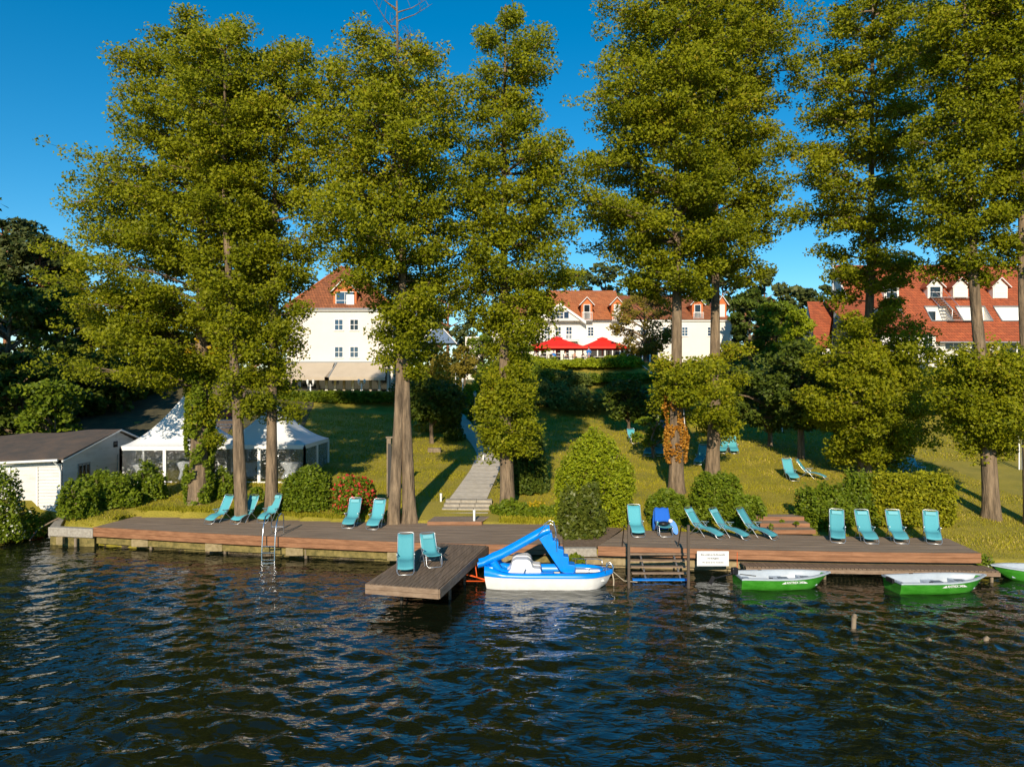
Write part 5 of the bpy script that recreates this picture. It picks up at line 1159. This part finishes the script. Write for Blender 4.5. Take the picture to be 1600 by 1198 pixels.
# lantern posts
def lantern(label, px, Y, ytop, mt='lamp_white', two=True, group='garden lantern posts', zb=None):
    x = X(px, Y); zb = hb(x, Y) if zb is None else zb; h_ = Z(ytop, Y) - zb; t = thing('lantern_post', label, 'lamp post', (x, Y, zb), group=group)
    MB().tube([(0, 0, 0), (0, 0, .3), (0, 0, .32), (0, 0, h_ - .35)], [.09, .08, .05, .045], 8).build('pole', mt, t)
    for s in ((-.28, .28) if two else (0,)):
        if two: MB().tube([(0, 0, h_ - .55), (s, 0, h_ - .5), (s, 0, h_ - .38)], .025, 6).build('arm', mt, t)
        MB().tube([(s, 0, h_ - .36), (s, 0, h_ - .08)], [.09, .13], 6).build('lantern', 'lamp_white', t); MB().tube([(s, 0, h_ - .075), (s, 0, h_ + .08)], [.16, .02], 6).build('lantern_cap', mt, t)
lantern('white twin lantern post before the left end of the awning', 485, 70, 594); lantern('white twin lantern post before the middle of the awning', 565, 70, 593)
lantern('slim white lantern post highest on the path', 712, 74, 572, two=False); lantern('slim white lantern post beside the bend of the path', 723, 68, 592, two=False)
lantern('slim dark green lantern post at the path stairs', 742, 60, 612, 'lamp_green', False)
lantern('white lantern post at the right end of the terrace', 980, 80, 546, two=True, zb=9.4)
# pale stair tower with blue roof piece
t = thing('stair_tower', 'small pale building glimpsed through leaves between the two white hotels', 'building')
MB().b2(X(727, 92), X(750, 92), 92, 97, 8, Z(526, 92)).build('wall', 'white_wall', t)
MB().prism([(X(655, 88), 88, Z(536, 88)), (X(676, 88), 88, Z(514, 88)), (X(692, 88), 88, Z(514, 88)), (X(714, 88), 88, Z(536, 88))], (0, 5, 0)).build('porch_roof', 'tarp_blue', t)
for a, b in ((655, 676), (714, 692)): MB().tube([(X(a, 87.9), 87.9, Z(537, 88)), (X(b, 87.9), 87.9, Z(513, 88))], .08, 4).build('roof_edge', 'white_trim', t)

# ------------------------------------------------------------------ long white hotel wing
Y1 = 95.0
t = thing('hotel_wing', 'long white two-storey hotel wing with orange tiled roof behind the red parasols', 'building')
xa, xb = X(768, Y1), X(1142, Y1); ze = Z(502, Y1); zg = 9.2
MB().b2(xa, xb, Y1, Y1 + 12, zg, ze).build('wall', 'white_wall', t)
MB().b2(xa - .2, xb + .2, Y1 - .25, Y1 + 12.2, ze, ze + .2).build('cornice', 'white_trim', t)
zk = ze + .2; zr = Z(462, Y1 + 6); zr2 = Z(454, Y1 + 6)
m = MB(); m.add([(xa - .4, Y1 - .4, zk), (xb + .4, Y1 - .4, zk), (xb + .4, Y1 + 12.4, zk), (xa - .4, Y1 + 12.4, zk), (xa + 3, Y1 + 6, zr), (xb - 4.2, Y1 + 6, zr)], [(0, 1, 5, 4), (1, 2, 5), (2, 3, 4, 5), (3, 0, 4), (3, 2, 1, 0)]); m.build('roof', 'tile_brown', t)
m = MB(); a, b = X(858, Y1 + 6), X(962, Y1 + 6); m.add([(X(845, Y1), Y1 - .8, zk - .05), (X(975, Y1), Y1 - .8, zk - .05), (b, Y1 + 6, zr2), (a, Y1 + 6, zr2), (a, Y1 + 11, zr2 - 3), (b, Y1 + 11, zr2 - 3)], [(0, 1, 2, 3), (3, 2, 5, 4), (0, 3, 4), (1, 5, 2)]); m.build('raised_roof', 'tile_orange', t)
for px, gl in ((917, 'pane_dark'), (964, 'curtain'), (1090, 'pane_dark'), (1128, 'curtain')): dormer(t, px, Y1 + .3 - (px < 1000) * .9, 464 if px < 1100 else 462, 475, 500, 17 if px < 1100 else 14, 'dormer_orange', 'tile_orange', Y1 + 4.5, gl, rail=px < 1100, winw=.6)
# pediment
g = MB().prism([(X(836, Y1), Y1 - 1.1, ze), (X(912, Y1), Y1 - 1.1, ze), (X(874, Y1), Y1 - 1.1, Z(478, Y1))], (0, 4, 0)).build('pediment', 'white_wall', t)
m = MB(); [m.prism([(X(874, Y1), Y1 - 1.4, Z(475, Y1)), (X(q, Y1), Y1 - 1.4, ze - .1), (X(q, Y1), Y1 - 1.4, ze - .45), (X(874, Y1), Y1 - 1.4, Z(479, Y1))][::s], (0, 4.5, 0)) for q, s in ((914, 1), (834, -1))]; m.build('pediment_trim', 'white_trim', g)
window(g, X(874, Y1), Z(492, Y1), Y1 - 1.1, 1.0, 1.3, 2, 3, sill=False); 
for px in (864, 884): window(g, X(px, Y1), Z(493.5, Y1), Y1 - 1.1, .75, 1.0, 1, 1, sill=False)
for px in (817, 923, 963, 790, 1070, 1005, 1040, 1110): window(t, X(px, Y1), Z(518, Y1), Y1, .85, 1.25, 2, 3)
for px in (855, 872, 889): window(t, X(px, Y1), Z(520, Y1), Y1, .85, 1.7, 2, 3, sill=False, name='balcony_door')
m = MB(); xa2, xb2 = X(840, Y1), X(902, Y1)
for k in range(34): xx = xa2 + (xb2 - xa2) * k / 33; m.b2(xx - .02, xx + .02, Y1 - 1.5, Y1 - 1.46, Z(532, Y1), Z(524, Y1))
m.b2(xa2, xb2, Y1 - 1.52, Y1 - 1.44, Z(524, Y1), Z(523, Y1)); m.b2(xa2, xb2, Y1 - 1.55, Y1, Z(534, Y1), Z(532.4, Y1)); m.build('balcony', 'white_trim', t)
for px in (872, 885, 850, 838): window(t, X(px, Y1), Z(552, Y1), Y1, .8, 2.2, 1, 2, 'pane_dark', 'french_door', sill=False)
MB().b2(X(918, Y1), X(1020, Y1), Y1 - 3, Y1 - .01, zg, Z(547, Y1)).build('conservatory', 'dark_room', t)
for k in range(10): x = X(918, Y1) + k * (X(1020, Y1) - X(918, Y1)) / 9; MB().b2(x - .07, x + .07, Y1 - 3.1, Y1 - 3.01, zg, Z(548, Y1)).build('glazing_bar', 'white_trim', t)
MB().b2(X(916, Y1), X(1024, Y1), Y1 - 3.3, Y1 - .01, Z(547, Y1), Z(544.5, Y1)).build('conservatory_roof', 'white_trim', t)
MB().tube([(xb + .06, Y1 - .06, zg), (xb + .06, Y1 - .06, ze)], .06, 6).build('downpipe', 'grey_metal', t)
MB().tube([(X(836, Y1), Y1 - .08, zg), (X(836, Y1), Y1 - .08, ze)], .05, 6).build('downpipe', 'grey_metal', t)

# terrace, parasols, furniture, people
m = MB(); m.b2(X(800, 80), X(1010, 80), 79.3, 94.9, 8.2, 9.86); m.build('terrace', 'path_stone', kind='structure')
TZ = 9.87
def parasol(label, px, Y, ytop, yedge, wpx):
    x = X(px, Y); t = thing('parasol', label, 'parasol', (x, Y, TZ), group='red parasols on the hotel terrace'); r = wpx / F * Y / 2; ze, zt = Z(yedge, Y) - TZ, Z(ytop, Y) - TZ
    MB().tube([(0, 0, 0), (0, 0, zt - .1)], .06, 8).build('pole', 'red_canvas', t); MB().b2(-.5, .5, -.5, .5, 0, .08).build('base', 'grey_metal', t)
    c = MB(); rows = []
    for q, z in ((1, ze), (1, ze + .02), (.7, ze + (zt - ze) * .27), (.35, ze + (zt - ze) * .62), (.13, zt - .18)):
        rr = []
        for e in range(4):
            for u in np.linspace(-1, 1, 4, endpoint=False):
                a, b = [(u, -1), (1, u), (-u, 1), (-1, -u)][e]; rr.append((a * r * q, b * r * q * .9, z))
        rows.append(rr)
    c.grid(rows, False, True); c.build('canopy', 'red_canvas', t)
    MB().prism([(-.22 * r, -.2 * r, zt - .22), (.22 * r, -.2 * r, zt - .22), (.22 * r, .2 * r, zt - .22), (-.22 * r, .2 * r, zt - .22)], (0, 0, .06)).build('vent_cap', 'red_canvas', t)
    m = MB(); m.add([(-.22 * r, -.2 * r, zt - .16), (.22 * r, -.2 * r, zt - .16), (.22 * r, .2 * r, zt - .16), (-.22 * r, .2 * r, zt - .16), (0, 0, zt + .05)], [(0, 1, 4), (1, 2, 4), (2, 3, 4), (3, 0, 4)]); m.build('cap_top', 'red_canvas', t)
    m = MB()
    for a, b, dx, dy in ((-r, -r * .9, 2 * r, 0), (-r, r * .9, 2 * r, 0), (-r, -r * .9, 0, 1.8 * r), (r, -r * .9, 0, 1.8 * r)): m.quad((a, b, ze), (a + dx, b + dy, ze), (a + dx, b + dy, ze - .22), (a, b, ze - .22))
    m.build('canopy_skirt', 'red_canvas', t)
    for a in range(8):
        q = a * PI / 4 + .39; MB().tube([(0, 0, ze + .1), (math.cos(q) * r * .9, math.sin(q) * r * .85, ze + .02)], .02, 4).build('rib', 'old_wood', t)
parasol('big red parasol on the left, its peak under the pediment', 870, 83, 526, 543, 80); parasol('big red parasol on the right, nearest the yellow-green tree', 941, 83, 527, 543, 72)
parasol('smaller red parasol farther back behind the left big one', 838, 88, 535, 545, 42)
def small_table(label, px, Y):
    t = thing('terrace_table', label, 'table', (X(px, Y), Y, TZ), group='tables on the hotel terrace'); MB().b2(-.6, .6, -.4, .4, .71, .75).build('table_top', 'cloth_white', t)
    for a in (-.5, .5):
        for b in (-.3, .3): MB().b2(a - .03, a + .03, b - .03, b + .03, 0, .71).build('leg', 'rattan', t)
for lab, px, Y in (('white-topped terrace table under the small red parasol', 845, 82), ('terrace table under the left big parasol', 876, 81.5), ('terrace table between the two big parasols', 905, 82), ('terrace table under the right big parasol', 935, 82.5), ('terrace table before the conservatory', 962, 84)): small_table(lab, px, Y)
cp = None
for i, (px, Y, rz) in enumerate([(838, 81.6, 90), (852, 82.2, -90), (862, 80.8, 180), (884, 81, 90), (868, 82, -90), (892, 81.5, 90), (912, 82.6, -90), (898, 81.2, 90), (927, 82, 90), (943, 83, -90), (955, 83.6, 90), (969, 84.2, -90), (925, 86, 0), (933, 86.2, 0)]):
    if cp is None:
        cp = bpy.data.objects.new('terrace_chair', None); COL.objects.link(cp)
        MB().b2(-.27, .27, -.27, .27, .40, .47).build('seat', 'cloth_white', cp); MB().box((0, .27, .72), (.54, .05, .5), rx=-.12).build('backrest', 'rattan', cp)
        for a in (-.24, .24):
            for b in (-.24, .24): MB().b2(a - .025, a + .025, b - .025, b + .025, 0, .40).build('leg', 'rattan', cp)
        for a in (-.28, .28): MB().b2(a - .03, a + .03, -.25, .25, .62, .66).build('armrest', 'rattan', cp)
        o = cp
    else: o = clone(cp)
    o.location = (X(px, Y), Y, TZ); o.rotation_euler.z = math.radians(rz); o['category'] = 'chair'; o['group'] = 'dark wicker chairs on the terrace'; o['label'] = 'dark wicker chair with white cushion, ' + ('left of the white table under the small parasol', 'right of the white table under the small parasol', 'turned to the lake left of the guest in blue', 'right of the table under the left big parasol', 'left of the table under the left big parasol', 'just right of the left parasol pole', 'right of the table between the parasols', 'left of the table between the parasols', 'left of the table under the right big parasol', 'right of the table under the right big parasol', 'left of the table before the conservatory', 'right of the table before the conservatory', 'near the dark glazing, left one', 'near the dark glazing, right one')[i]
def person(label, px, Y, rz, shirt, sit=True, legs='shirt_dark'):
    t = thing('person', label, 'person', (X(px, Y), Y, TZ), math.radians(rz), group='guests on the hotel terrace')
    if sit: J = {'hip': (0, .05, .55), 'ch': (0, .0, .95), 'nk': (0, -.02, 1.12), 'hd': (0, -.05, 1.22), 'tp': (0, -.05, 1.36), 'kl': (-.12, -.40, .52), 'kr': (.12, -.40, .52), 'fl': (-.12, -.42, .08), 'fr': (.12, -.42, .08), 'tl': (-.12, -.58, .05), 'tr': (.12, -.58, .05)}
    else: J = {'hip': (0, 0, .92), 'ch': (0, 0, 1.32), 'nk': (0, 0, 1.47), 'hd': (0, -.02, 1.56), 'tp': (0, -.02, 1.72), 'kl': (-.1, -.03, .5), 'kr': (.1, .05, .5), 'fl': (-.1, 0, .08), 'fr': (.1, .12, .08), 'tl': (-.1, -.18, .05), 'tr': (.1, -.05, .05)}
    hz = J['ch'][2]; J.update({'sl': (-.19, 0, hz + .06), 'sr': (.19, 0, hz + .06), 'el': (-.25, -.08, hz - .2), 'er': (.25, -.08, hz - .2), 'hl': (-.16, -.32, hz - .22), 'hr': (.16, -.32, hz - .22)})
    R = {'hip': .14, 'ch': .15, 'nk': .055, 'hd': .09, 'tp': .085, 'kl': .065, 'kr': .065, 'fl': .045, 'fr': .045, 'tl': .035, 'tr': .035, 'sl': .06, 'sr': .06, 'el': .042, 'er': .042, 'hl': .04, 'hr': .04}
    ks = list(J); ix = {k: i for i, k in enumerate(ks)}; E = [('hip', 'ch'), ('ch', 'nk'), ('nk', 'hd'), ('hd', 'tp'), ('hip', 'kl'), ('hip', 'kr'), ('kl', 'fl'), ('kr', 'fr'), ('fl', 'tl'), ('fr', 'tr'), ('ch', 'sl'), ('ch', 'sr'), ('sl', 'el'), ('sr', 'er'), ('el', 'hl'), ('er', 'hr')]
    me = bpy.data.meshes.new('body'); me.from_pydata([J[k] for k in ks], [(ix[a], ix[b]) for a, b in E], []); me.materials.append(MATS['skin']); o = objmesh('body', me, t)
    sk = o.modifiers.new('skin', 'SKIN'); sk.use_smooth_shade = True
    if not me.skin_vertices: 
        bpy.context.view_layer.update()
    if me.skin_vertices:
        for k in ks: me.skin_vertices[0].data[ix[k]].radius = (R[k], R[k])
        me.skin_vertices[0].data[0].use_root = True
    o.modifiers.new('sub', 'SUBSURF').levels = 1
    m = MB(); z0, z1 = J['hip'][2] - .08, hz + .14; m.grid([[(math.cos(a) * rx, math.sin(a) * rx * .72 + J['hip'][1] * (1 - q), z0 + (z1 - z0) * q) for a in np.linspace(0, 2 * PI, 12, endpoint=False)] for q, rx in ((0, .19), (.4, .18), (.8, .22), (.95, .15), (1, .08))], True, True)
    for s in 'lr': m.tube([J['s' + s], J['e' + s]], [.075, .06], 8)
    m.build('shirt', shirt, t)
    m = MB()
    for s in 'lr': m.tube([(J['k' + s][0] * .8, J['hip'][1], J['hip'][2]), J['k' + s], J['f' + s]], [.105, .085, .06], 8)
    m.build('trousers', legs, t); h_ = J['tp']; blob(MB(), (0, h_[1] + .025, h_[2] + .005), (.098, .10, .10)).build('hair', 'hair', t)
for lab, px, Y, rz, sh, st in [
    ('guest in a white top seated under the small red parasol', 837, 81.4, 60, 'shirt_white', 1), ('guest in a pale top seated at the white table, left side of the terrace', 847, 82.4, -60, 'shirt_white', 1),
    ('guest in blue seated with back to the lake under the left big parasol', 865, 80.6, 170, 'shirt_blue', 1), ('guest in white seated under the left big parasol', 883, 81.2, 60, 'shirt_white', 1),
    ('dark-haired guest seated between the two big parasols', 898, 81.6, 80, 'skin', 1), ('guest in white leaning on a table between the parasols', 911, 82.2, -70, 'shirt_white', 1),
    ('person in a blue top standing with back to the lake at the terrace edge', 920, 80.4, 180, 'shirt_blue', 0), ('guest in dark clothes seated by the conservatory', 951, 83.4, 60, 'shirt_dark', 1)]:
    person(lab, px, Y, rz, sh, st)
# white stair rail down the slope
t = thing('handrail', 'white handrail descending right of the red parasols', 'railing')
pr = [(X(980, 80), 79.5, 9.6), (X(1003, 77), 77, 8.5), (X(1022, 74), 74, 7.4), (X(1040, 71), 71, 6.2)]
MB().tube([(a, b, c + 1.0) for a, b, c in pr], .045, 6).build('rail', 'white_trim', t); MB().tube([(a, b, c + .55) for a, b, c in pr], .03, 6).build('rail', 'white_trim', t)
for a, b, c in pr: MB().tube([(a, b, c - .3), (a, b, c + 1.05)], .06, 6).build('post', 'white_trim', t)
t = thing('handrail', 'white handrail at the far right end of the white wing', 'railing'); pr = [(X(1120, 82), 82, 8.6), (X(1150, 80), 80, 8.0), (X(1172, 78), 78, 7.2)]
MB().tube([(a, b, c + 1.0) for a, b, c in pr], .05, 6).build('rail', 'white_trim', t)
for a, b, c in pr: MB().tube([(a, b, c - .6), (a, b, c + 1.05)], .06, 6).build('post', 'white_trim', t)

# ------------------------------------------------------------------ right hotel with steep red roof
Y2 = 77.0
t = thing('red_roof_hotel', 'white hotel at the right with a steep red tiled roof, dormers and roof terraces', 'building')
xa, xb = 38.5, X(1690, Y2); ze, zr = Z(534, Y2), Z(416, Y2 + 8); yr = Y2 + 8; zg = 6.0
MB().b2(xa + .32, xb, Y2 + .6, Y2 + 8.4, zg, ze - .1).build('wall', 'white_wall', t)
MB().prism([(xa, Y2 + .7, zg), (xa, Y2 + .7, ze - .3), (xa, yr, zr - .2), (xa, yr + .5, zr - .6), (xa, yr + .5, zg)], (.3, 0, 0)).build('gable_wall', 'white_wall', t)
def roof_pt(x, s, off=0): return (x, Y2 + (yr - Y2) * s - off, ze + (zr - ze) * s + off * .6)
def s_of(py):  # share of the slope seen on a row of the photo
    best = min(np.linspace(0, 1, 400), key=lambda s: abs(CY - F * (roof_pt(0, s)[2] - CH) / roof_pt(0, s)[1] - py)); return float(best)
sa, sb = s_of(501.5), s_of(479.5)
holes = [(X(1366, 79.5), X(1413, 79.5)), (X(1452, 79.5), X(1486, 79.5)), (X(1501, 79.5), X(1547, 79.5)), (X(1561, 79.5), X(1618, 79.5))]
xsb = sorted([xa, xb] + [v for h_ in holes for v in h_])
m = MB(); m.quad(roof_pt(xa, 0), roof_pt(xb, 0), roof_pt(xb, sa), roof_pt(xa, sa)); m.quad(roof_pt(xa, sb), roof_pt(xb, sb), roof_pt(xb, 1), roof_pt(xa, 1))
for a, b in zip(xsb[:-1], xsb[1:]):
    if not any(abs(a - h_[0]) < .01 for h_ in holes): m.quad(roof_pt(a, sa), roof_pt(b, sa), roof_pt(b, sb), roof_pt(a, sb))
m.quad((xa, yr, zr), (xb, yr, zr), (xb, yr + .7, zr - 1.2), (xa, yr + .7, zr - 1.2)); m.build('roof', 'tile_red', t)
m = MB(); m.tube([(xa, yr, zr), (xb, yr, zr)], .12, 6); m.build('ridge', 'tile_red', t)
MB().tube([roof_pt(xa - .06, 0), roof_pt(xa - .06, 1)], .1, 6).build('verge', 'white_trim', t)
MB().tube([(xa - .2, yr - .3, zg), (xa - .2, yr - .3, zr + .4)], .1, 8).build('flue_pipe', 'alu', t)
for i, (a, b) in enumerate(holes):     # recessed roof terraces
    p0, p1 = roof_pt(a, sa), roof_pt(a, sb); q = MB()
    q.quad((a, p0[1], p0[2]), (b, p0[1], p0[2]), (b, p1[1], p0[2]), (a, p1[1], p0[2])); 
    q.add([(a, p0[1], p0[2]), (a, p1[1], p0[2]), (a, p1[1], p1[2])], [(0, 1, 2)]); q.add([(b, p0[1], p0[2]), (b, p1[1], p0[2]), (b, p1[1], p1[2])], [(2, 1, 0)])
    q.quad((a, p1[1], p0[2]), (b, p1[1], p0[2]), (b, p1[1], p1[2]), (a, p1[1], p1[2])); lg = q.build('roof_terrace', 'white_wall', t)
    m = MB(); m.tube([roof_pt(a, sa, .05), roof_pt(a, sb, .05), roof_pt(b, sb, .05), roof_pt(b, sa, .05), roof_pt(a, sa, .05)], .08, 4); m.build('terrace_edge', 'grey_metal', lg)
    h2 = (p1[2] - p0[2]) * .82
    if i in (0, 1): window(lg, a + (b - a) * .35, p0[2] + h2 / 2, p1[1] - .02, (b - a) * .4, h2 * .8, 1, 1, 'pane_dark', sill=False)
    else: MB().b2(a + .1, a + (b - a) * .8, p1[1] - .12, p1[1] - .03, p0[2], p0[2] + h2).build('roller_shutter', 'white_trim', lg)
for px, gl in ((1393, 'pane_dark'), (1461, 'pane_dark'), (1501, 'curtain'), (1563, 'curtain')):
    s0 = s_of(466); yv = roof_pt(0, s0)[1]; dormer(t, px, yv - .1, 434, 447, 466, 23, 'white_wall', 'tile_red', yv + 3.4, gl, winw=.78)
m = MB()
x0, x1 = X(1481, 79), X(1503, 78); pa, pb_ = roof_pt(x0, s_of(468), .25), roof_pt(x1, s_of(501), .25)
st_ = thing('roof_stair', 'grey metal escape stair running down the red roof', 'stair'); 
for k in range(11):
    q = k / 10; c = [pa[i] + (pb_[i] - pa[i]) * q for i in range(3)]; MB().b2(c[0] - .55, c[0] + .55, c[1] - .15, c[1] + .12, c[2], c[2] + .05).build('step', 'old_wood', st_)
for s in (-.58, .58): MB().tube([(pa[0] + s, pa[1], pa[2]), (pb_[0] + s, pb_[1], pb_[2])], .04, 6).build('stringer', 'alu', st_); MB().tube([(pa[0] + s, pa[1], pa[2]), (pa[0] + s, pa[1] - .1, pa[2] + 1), (pb_[0] + s, pb_[1] - .1, pb_[2] + 1), (pb_[0] + s, pb_[1], pb_[2])], .03, 6).build('handrail', 'alu', st_)
for a, b, py in ((1452, 1520, 467.5), (1480, 1525, 503)):
    s0 = s_of(py); p = roof_pt(0, s0, .2); MB().b2(X(a, p[1]), X(b, p[1]), p[1] - .35, p[1] - .05, p[2], p[2] + .07).build('roof_walkway', 'grey_metal', t)
# lower front parts
MB().b2(X(1345, Y2 - 3), X(1462, Y2 - 3), Y2 - 3, Y2 + .6, zg, Z(524, Y2 - 3)).build('front_bay', 'white_wall', t)
m = MB(); a, b = X(1338, Y2 - 3.5), X(1466, Y2 - 3.5); z0 = Z(520, Y2 - 3.5); s1 = s_of(470); rp = roof_pt(0, s1, .0)
m.add([(a, Y2 - 3.5, z0), (b, Y2 - 3.5, z0), (b - 2.4, rp[1] - .02, rp[2] + .04), (a, rp[1] - .02, rp[2] + .04)], [(0, 1, 2, 3)]); m.add([(b, Y2 - 3.5, z0), (b, Y2 + .5, z0 - .1), (b - 2.4, rp[1], rp[2])], [(0, 1, 2)])
o = m.build('bay_roof', 'tile_red', t); so = o.modifiers.new('thick', 'SOLIDIFY'); so.thickness = .12
MB().b2(X(1390, Y2 - 5), X(1464, Y2 - 5), Y2 - 5.2, Y2 - 3.02, Z(565, Y2 - 5), Z(548, Y2 - 5)).build('balcony', 'white_trim', t)
MB().b2(X(1412, Y2 - 5), X(1460, Y2 - 5), Y2 - 5.4, Y2 - 3.02, Z(568, Y2 - 5), Z(566, Y2 - 5)).build('awning_case', 'black_metal', t)
for px, py, w_, h_ in ((1376, 492, 2.0, 1.3), (1420, 536, 1.4, 2.0), (1450, 535, 1.0, 2.0), (1362, 540, 1.1, 1.6)): window(t, X(px, Y2 - 3), Z(py, Y2 - 3), Y2 - 3.01, w_, h_, 2, 1, 'pane_dark', sill=False)
for px in (1489, 1530, 1575, 1602): window(t, X(px, Y2 + .6), Z(536 if px < 1500 else 545, Y2), Y2 + .59, 1.9, 1.4, 2, 1, 'pane_dark', sill=False)
MB().tube([(X(1466, Y2), Y2 - .15, ze - .05), (xb, Y2 - .15, ze - .05)], .09, 6).build('gutter', 'grey_metal', t)
# steep annex roof at its left
t = thing('roof_annex', 'narrow annex with steep red roof left of the red-roofed hotel', 'building'); Ya = 76
MB().b2(X(1268, Ya + 1), X(1296, Ya + 1), Ya + 1, Ya + 10, 6, Z(545, Ya + 1)).build('wall', 'white_wall', t)
m = MB(); m.add([(X(1275, Ya), Ya, Z(541, Ya)), (X(1293, Ya), Ya, Z(541, Ya)), (X(1303, Ya + 6), Ya + 6, Z(471, Ya + 6)), (X(1261, Ya + 6), Ya + 6, Z(471, Ya + 6)), (X(1268, Ya + 12), Ya + 12, Z(541, Ya + 6)), (X(1300, Ya + 12), Ya + 12, Z(541, Ya + 6))], [(0, 1, 2, 3), (3, 2, 5, 4)])
o = m.build('roof', 'tile_red', t); so = o.modifiers.new('thick', 'SOLIDIFY'); so.thickness = .15
MB().prism([(X(1262, Ya + 6), Ya + 1, 7), (X(1262, Ya + 6), Ya + 11, 7), (X(1262, Ya + 6), Ya + 6, Z(475, Ya + 6))], (.3, 0, 0)).build('gable_wall', 'white_wall', t)

# ------------------------------------------------------------------ small garden things
def bollard(label, px, Y, hh, r=.055, z=None):
    x = X(px, Y); z = hb(x, Y) if z is None else z; t = thing('bollard_light', label, 'bollard', (x, Y, z), group='small white bollard lights'); MB().tube([(0, 0, -.05), (0, 0, hh - .14)], r, 10).build('shaft', 'lamp_white', t)
    MB().tube([(0, 0, hh - .135), (0, 0, hh)], r * 1.15, 10).build('cap', 'lamp_white', t)
bollard('white bollard light on the wooden platform edge', 741, 33.15, .5, z=1.10); bollard('white bollard light on the lawn beside the stone steps', 689, 36.6, .42); bollard('white bollard light farther up the left side of the path', 755, 46.5, .4); bollard('white bollard light near the dark bush at the path stairs', 717, 53, .45)
t = thing('notched_post', 'dark weathered board post standing left of the twin-trunked alder', 'post', (X(608, 37.5), 37.5, hb(X(608, 37.5), 37.5))); hh = Z(684, 37.5) - hb(X(608, 37.5), 37.5)
MB().b2(-.12, .1, -.06, .06, -.1, hh).build('plank', 'old_wood', t); MB().b2(-.05, .14, -.09, -.065, -.1, hh - .3).build('dark_board', 'dark_room', t); MB().b2(-.16, .2, -.1, .1, hh, hh + .07).build('cap', 'old_wood', t)
t = thing('wooden_block', 'low wooden block on the lawn behind the twin-trunked alder', 'block', (X(679, 49), 49, hb(X(679, 49), 49))); MB().b2(-.45, .45, -.25, .25, 0, .32).build('block', 'old_wood', t, bevel=.03)
def swing(label, px, Y, wpx, h_, canopy):
    x = X(px, Y); t = thing('garden_swing', label, 'swing seat', (x, Y, hb(x, Y)), group='garden swing seats'); w2 = wpx / F * Y / 2
    for s in (-w2, w2): MB().tube([(s, -.6, 0), (s, 0, h_), (s, .6, 0)], .04, 6).build('side_frame', 'lamp_white', t)
    MB().tube([(-w2, 0, h_), (w2, 0, h_)], .04, 6).build('top_bar', 'lamp_white', t); MB().b2(-w2 * .85, w2 * .85, -.3, .25, .45, .55).build('seat', 'tarp_blue', t, bevel=.03)
    MB().box((0, .32, .8), (w2 * 1.7, .08, .55), rx=-.2).build('backrest', 'tarp_blue', t, bevel=.03)
    for s in (-.8, .8): MB().tube([(s * w2, 0, .55), (s * w2, 0, h_)], .012, 4).build('hanger', 'alu', t)
    if canopy: MB().box((0, -.05, h_ + .08), (w2 * 2.2, 1.3, .06), rx=.08).build('canopy', 'tarp_blue', t)
swing('shaded garden swing seat with flat canopy left of the orange ivy trunk', 1048, 56, 40, 2.0, True); swing('blue shaded swing seat between the two orchard trees', 1240, 57, 44, 1.8, False)
t = thing('signpost', 'white double post at the right edge behind the dry bank', 'post', (X(1595, 44), 44, hb(X(1595, 44), 44)))
for s in (-.1, .1): MB().tube([(s, 0, 0), (s, 0, 2.4)], .05, 8).build('post', 'lamp_white', t)
MB().b2(-.15, .15, -.05, .05, 2.4, 2.7).build('cap', 'lamp_white', t)
t = thing('parked_car', 'pale car half hidden in the dark trees at the left', 'car', (X(232, 74), 74, hb(X(232, 74), 74)))
MB().prism([(-2.1, -.8, .35), (2.1, -.8, .35), (2.1, -.8, .85), (1.2, -.8, .95), (.6, -.8, 1.4), (-1.0, -.8, 1.42), (-1.7, -.8, .95), (-2.1, -.8, .85)], (0, 1.6, 0)).build('body', 'alu', t, bevel=.08)
MB().prism([(1.05, -.81, .95), (.55, -.81, 1.34), (-.95, -.81, 1.35), (-1.45, -.81, .95)], (0, 1.62, 0)).build('window', 'pane_dark', t)
for x in (-1.3, 1.3):
    for y in (-.72, .72): MB().tube([(x, y - .1, .32), (x, y + .1, .32)], .32, 14).build('wheel', 'black_metal', t)
print('objects', len(bpy.data.objects), 'tris', sum(len(o.data.loops) - 2 * len(o.data.polygons) for o in bpy.data.objects if o.type == 'MESH'))
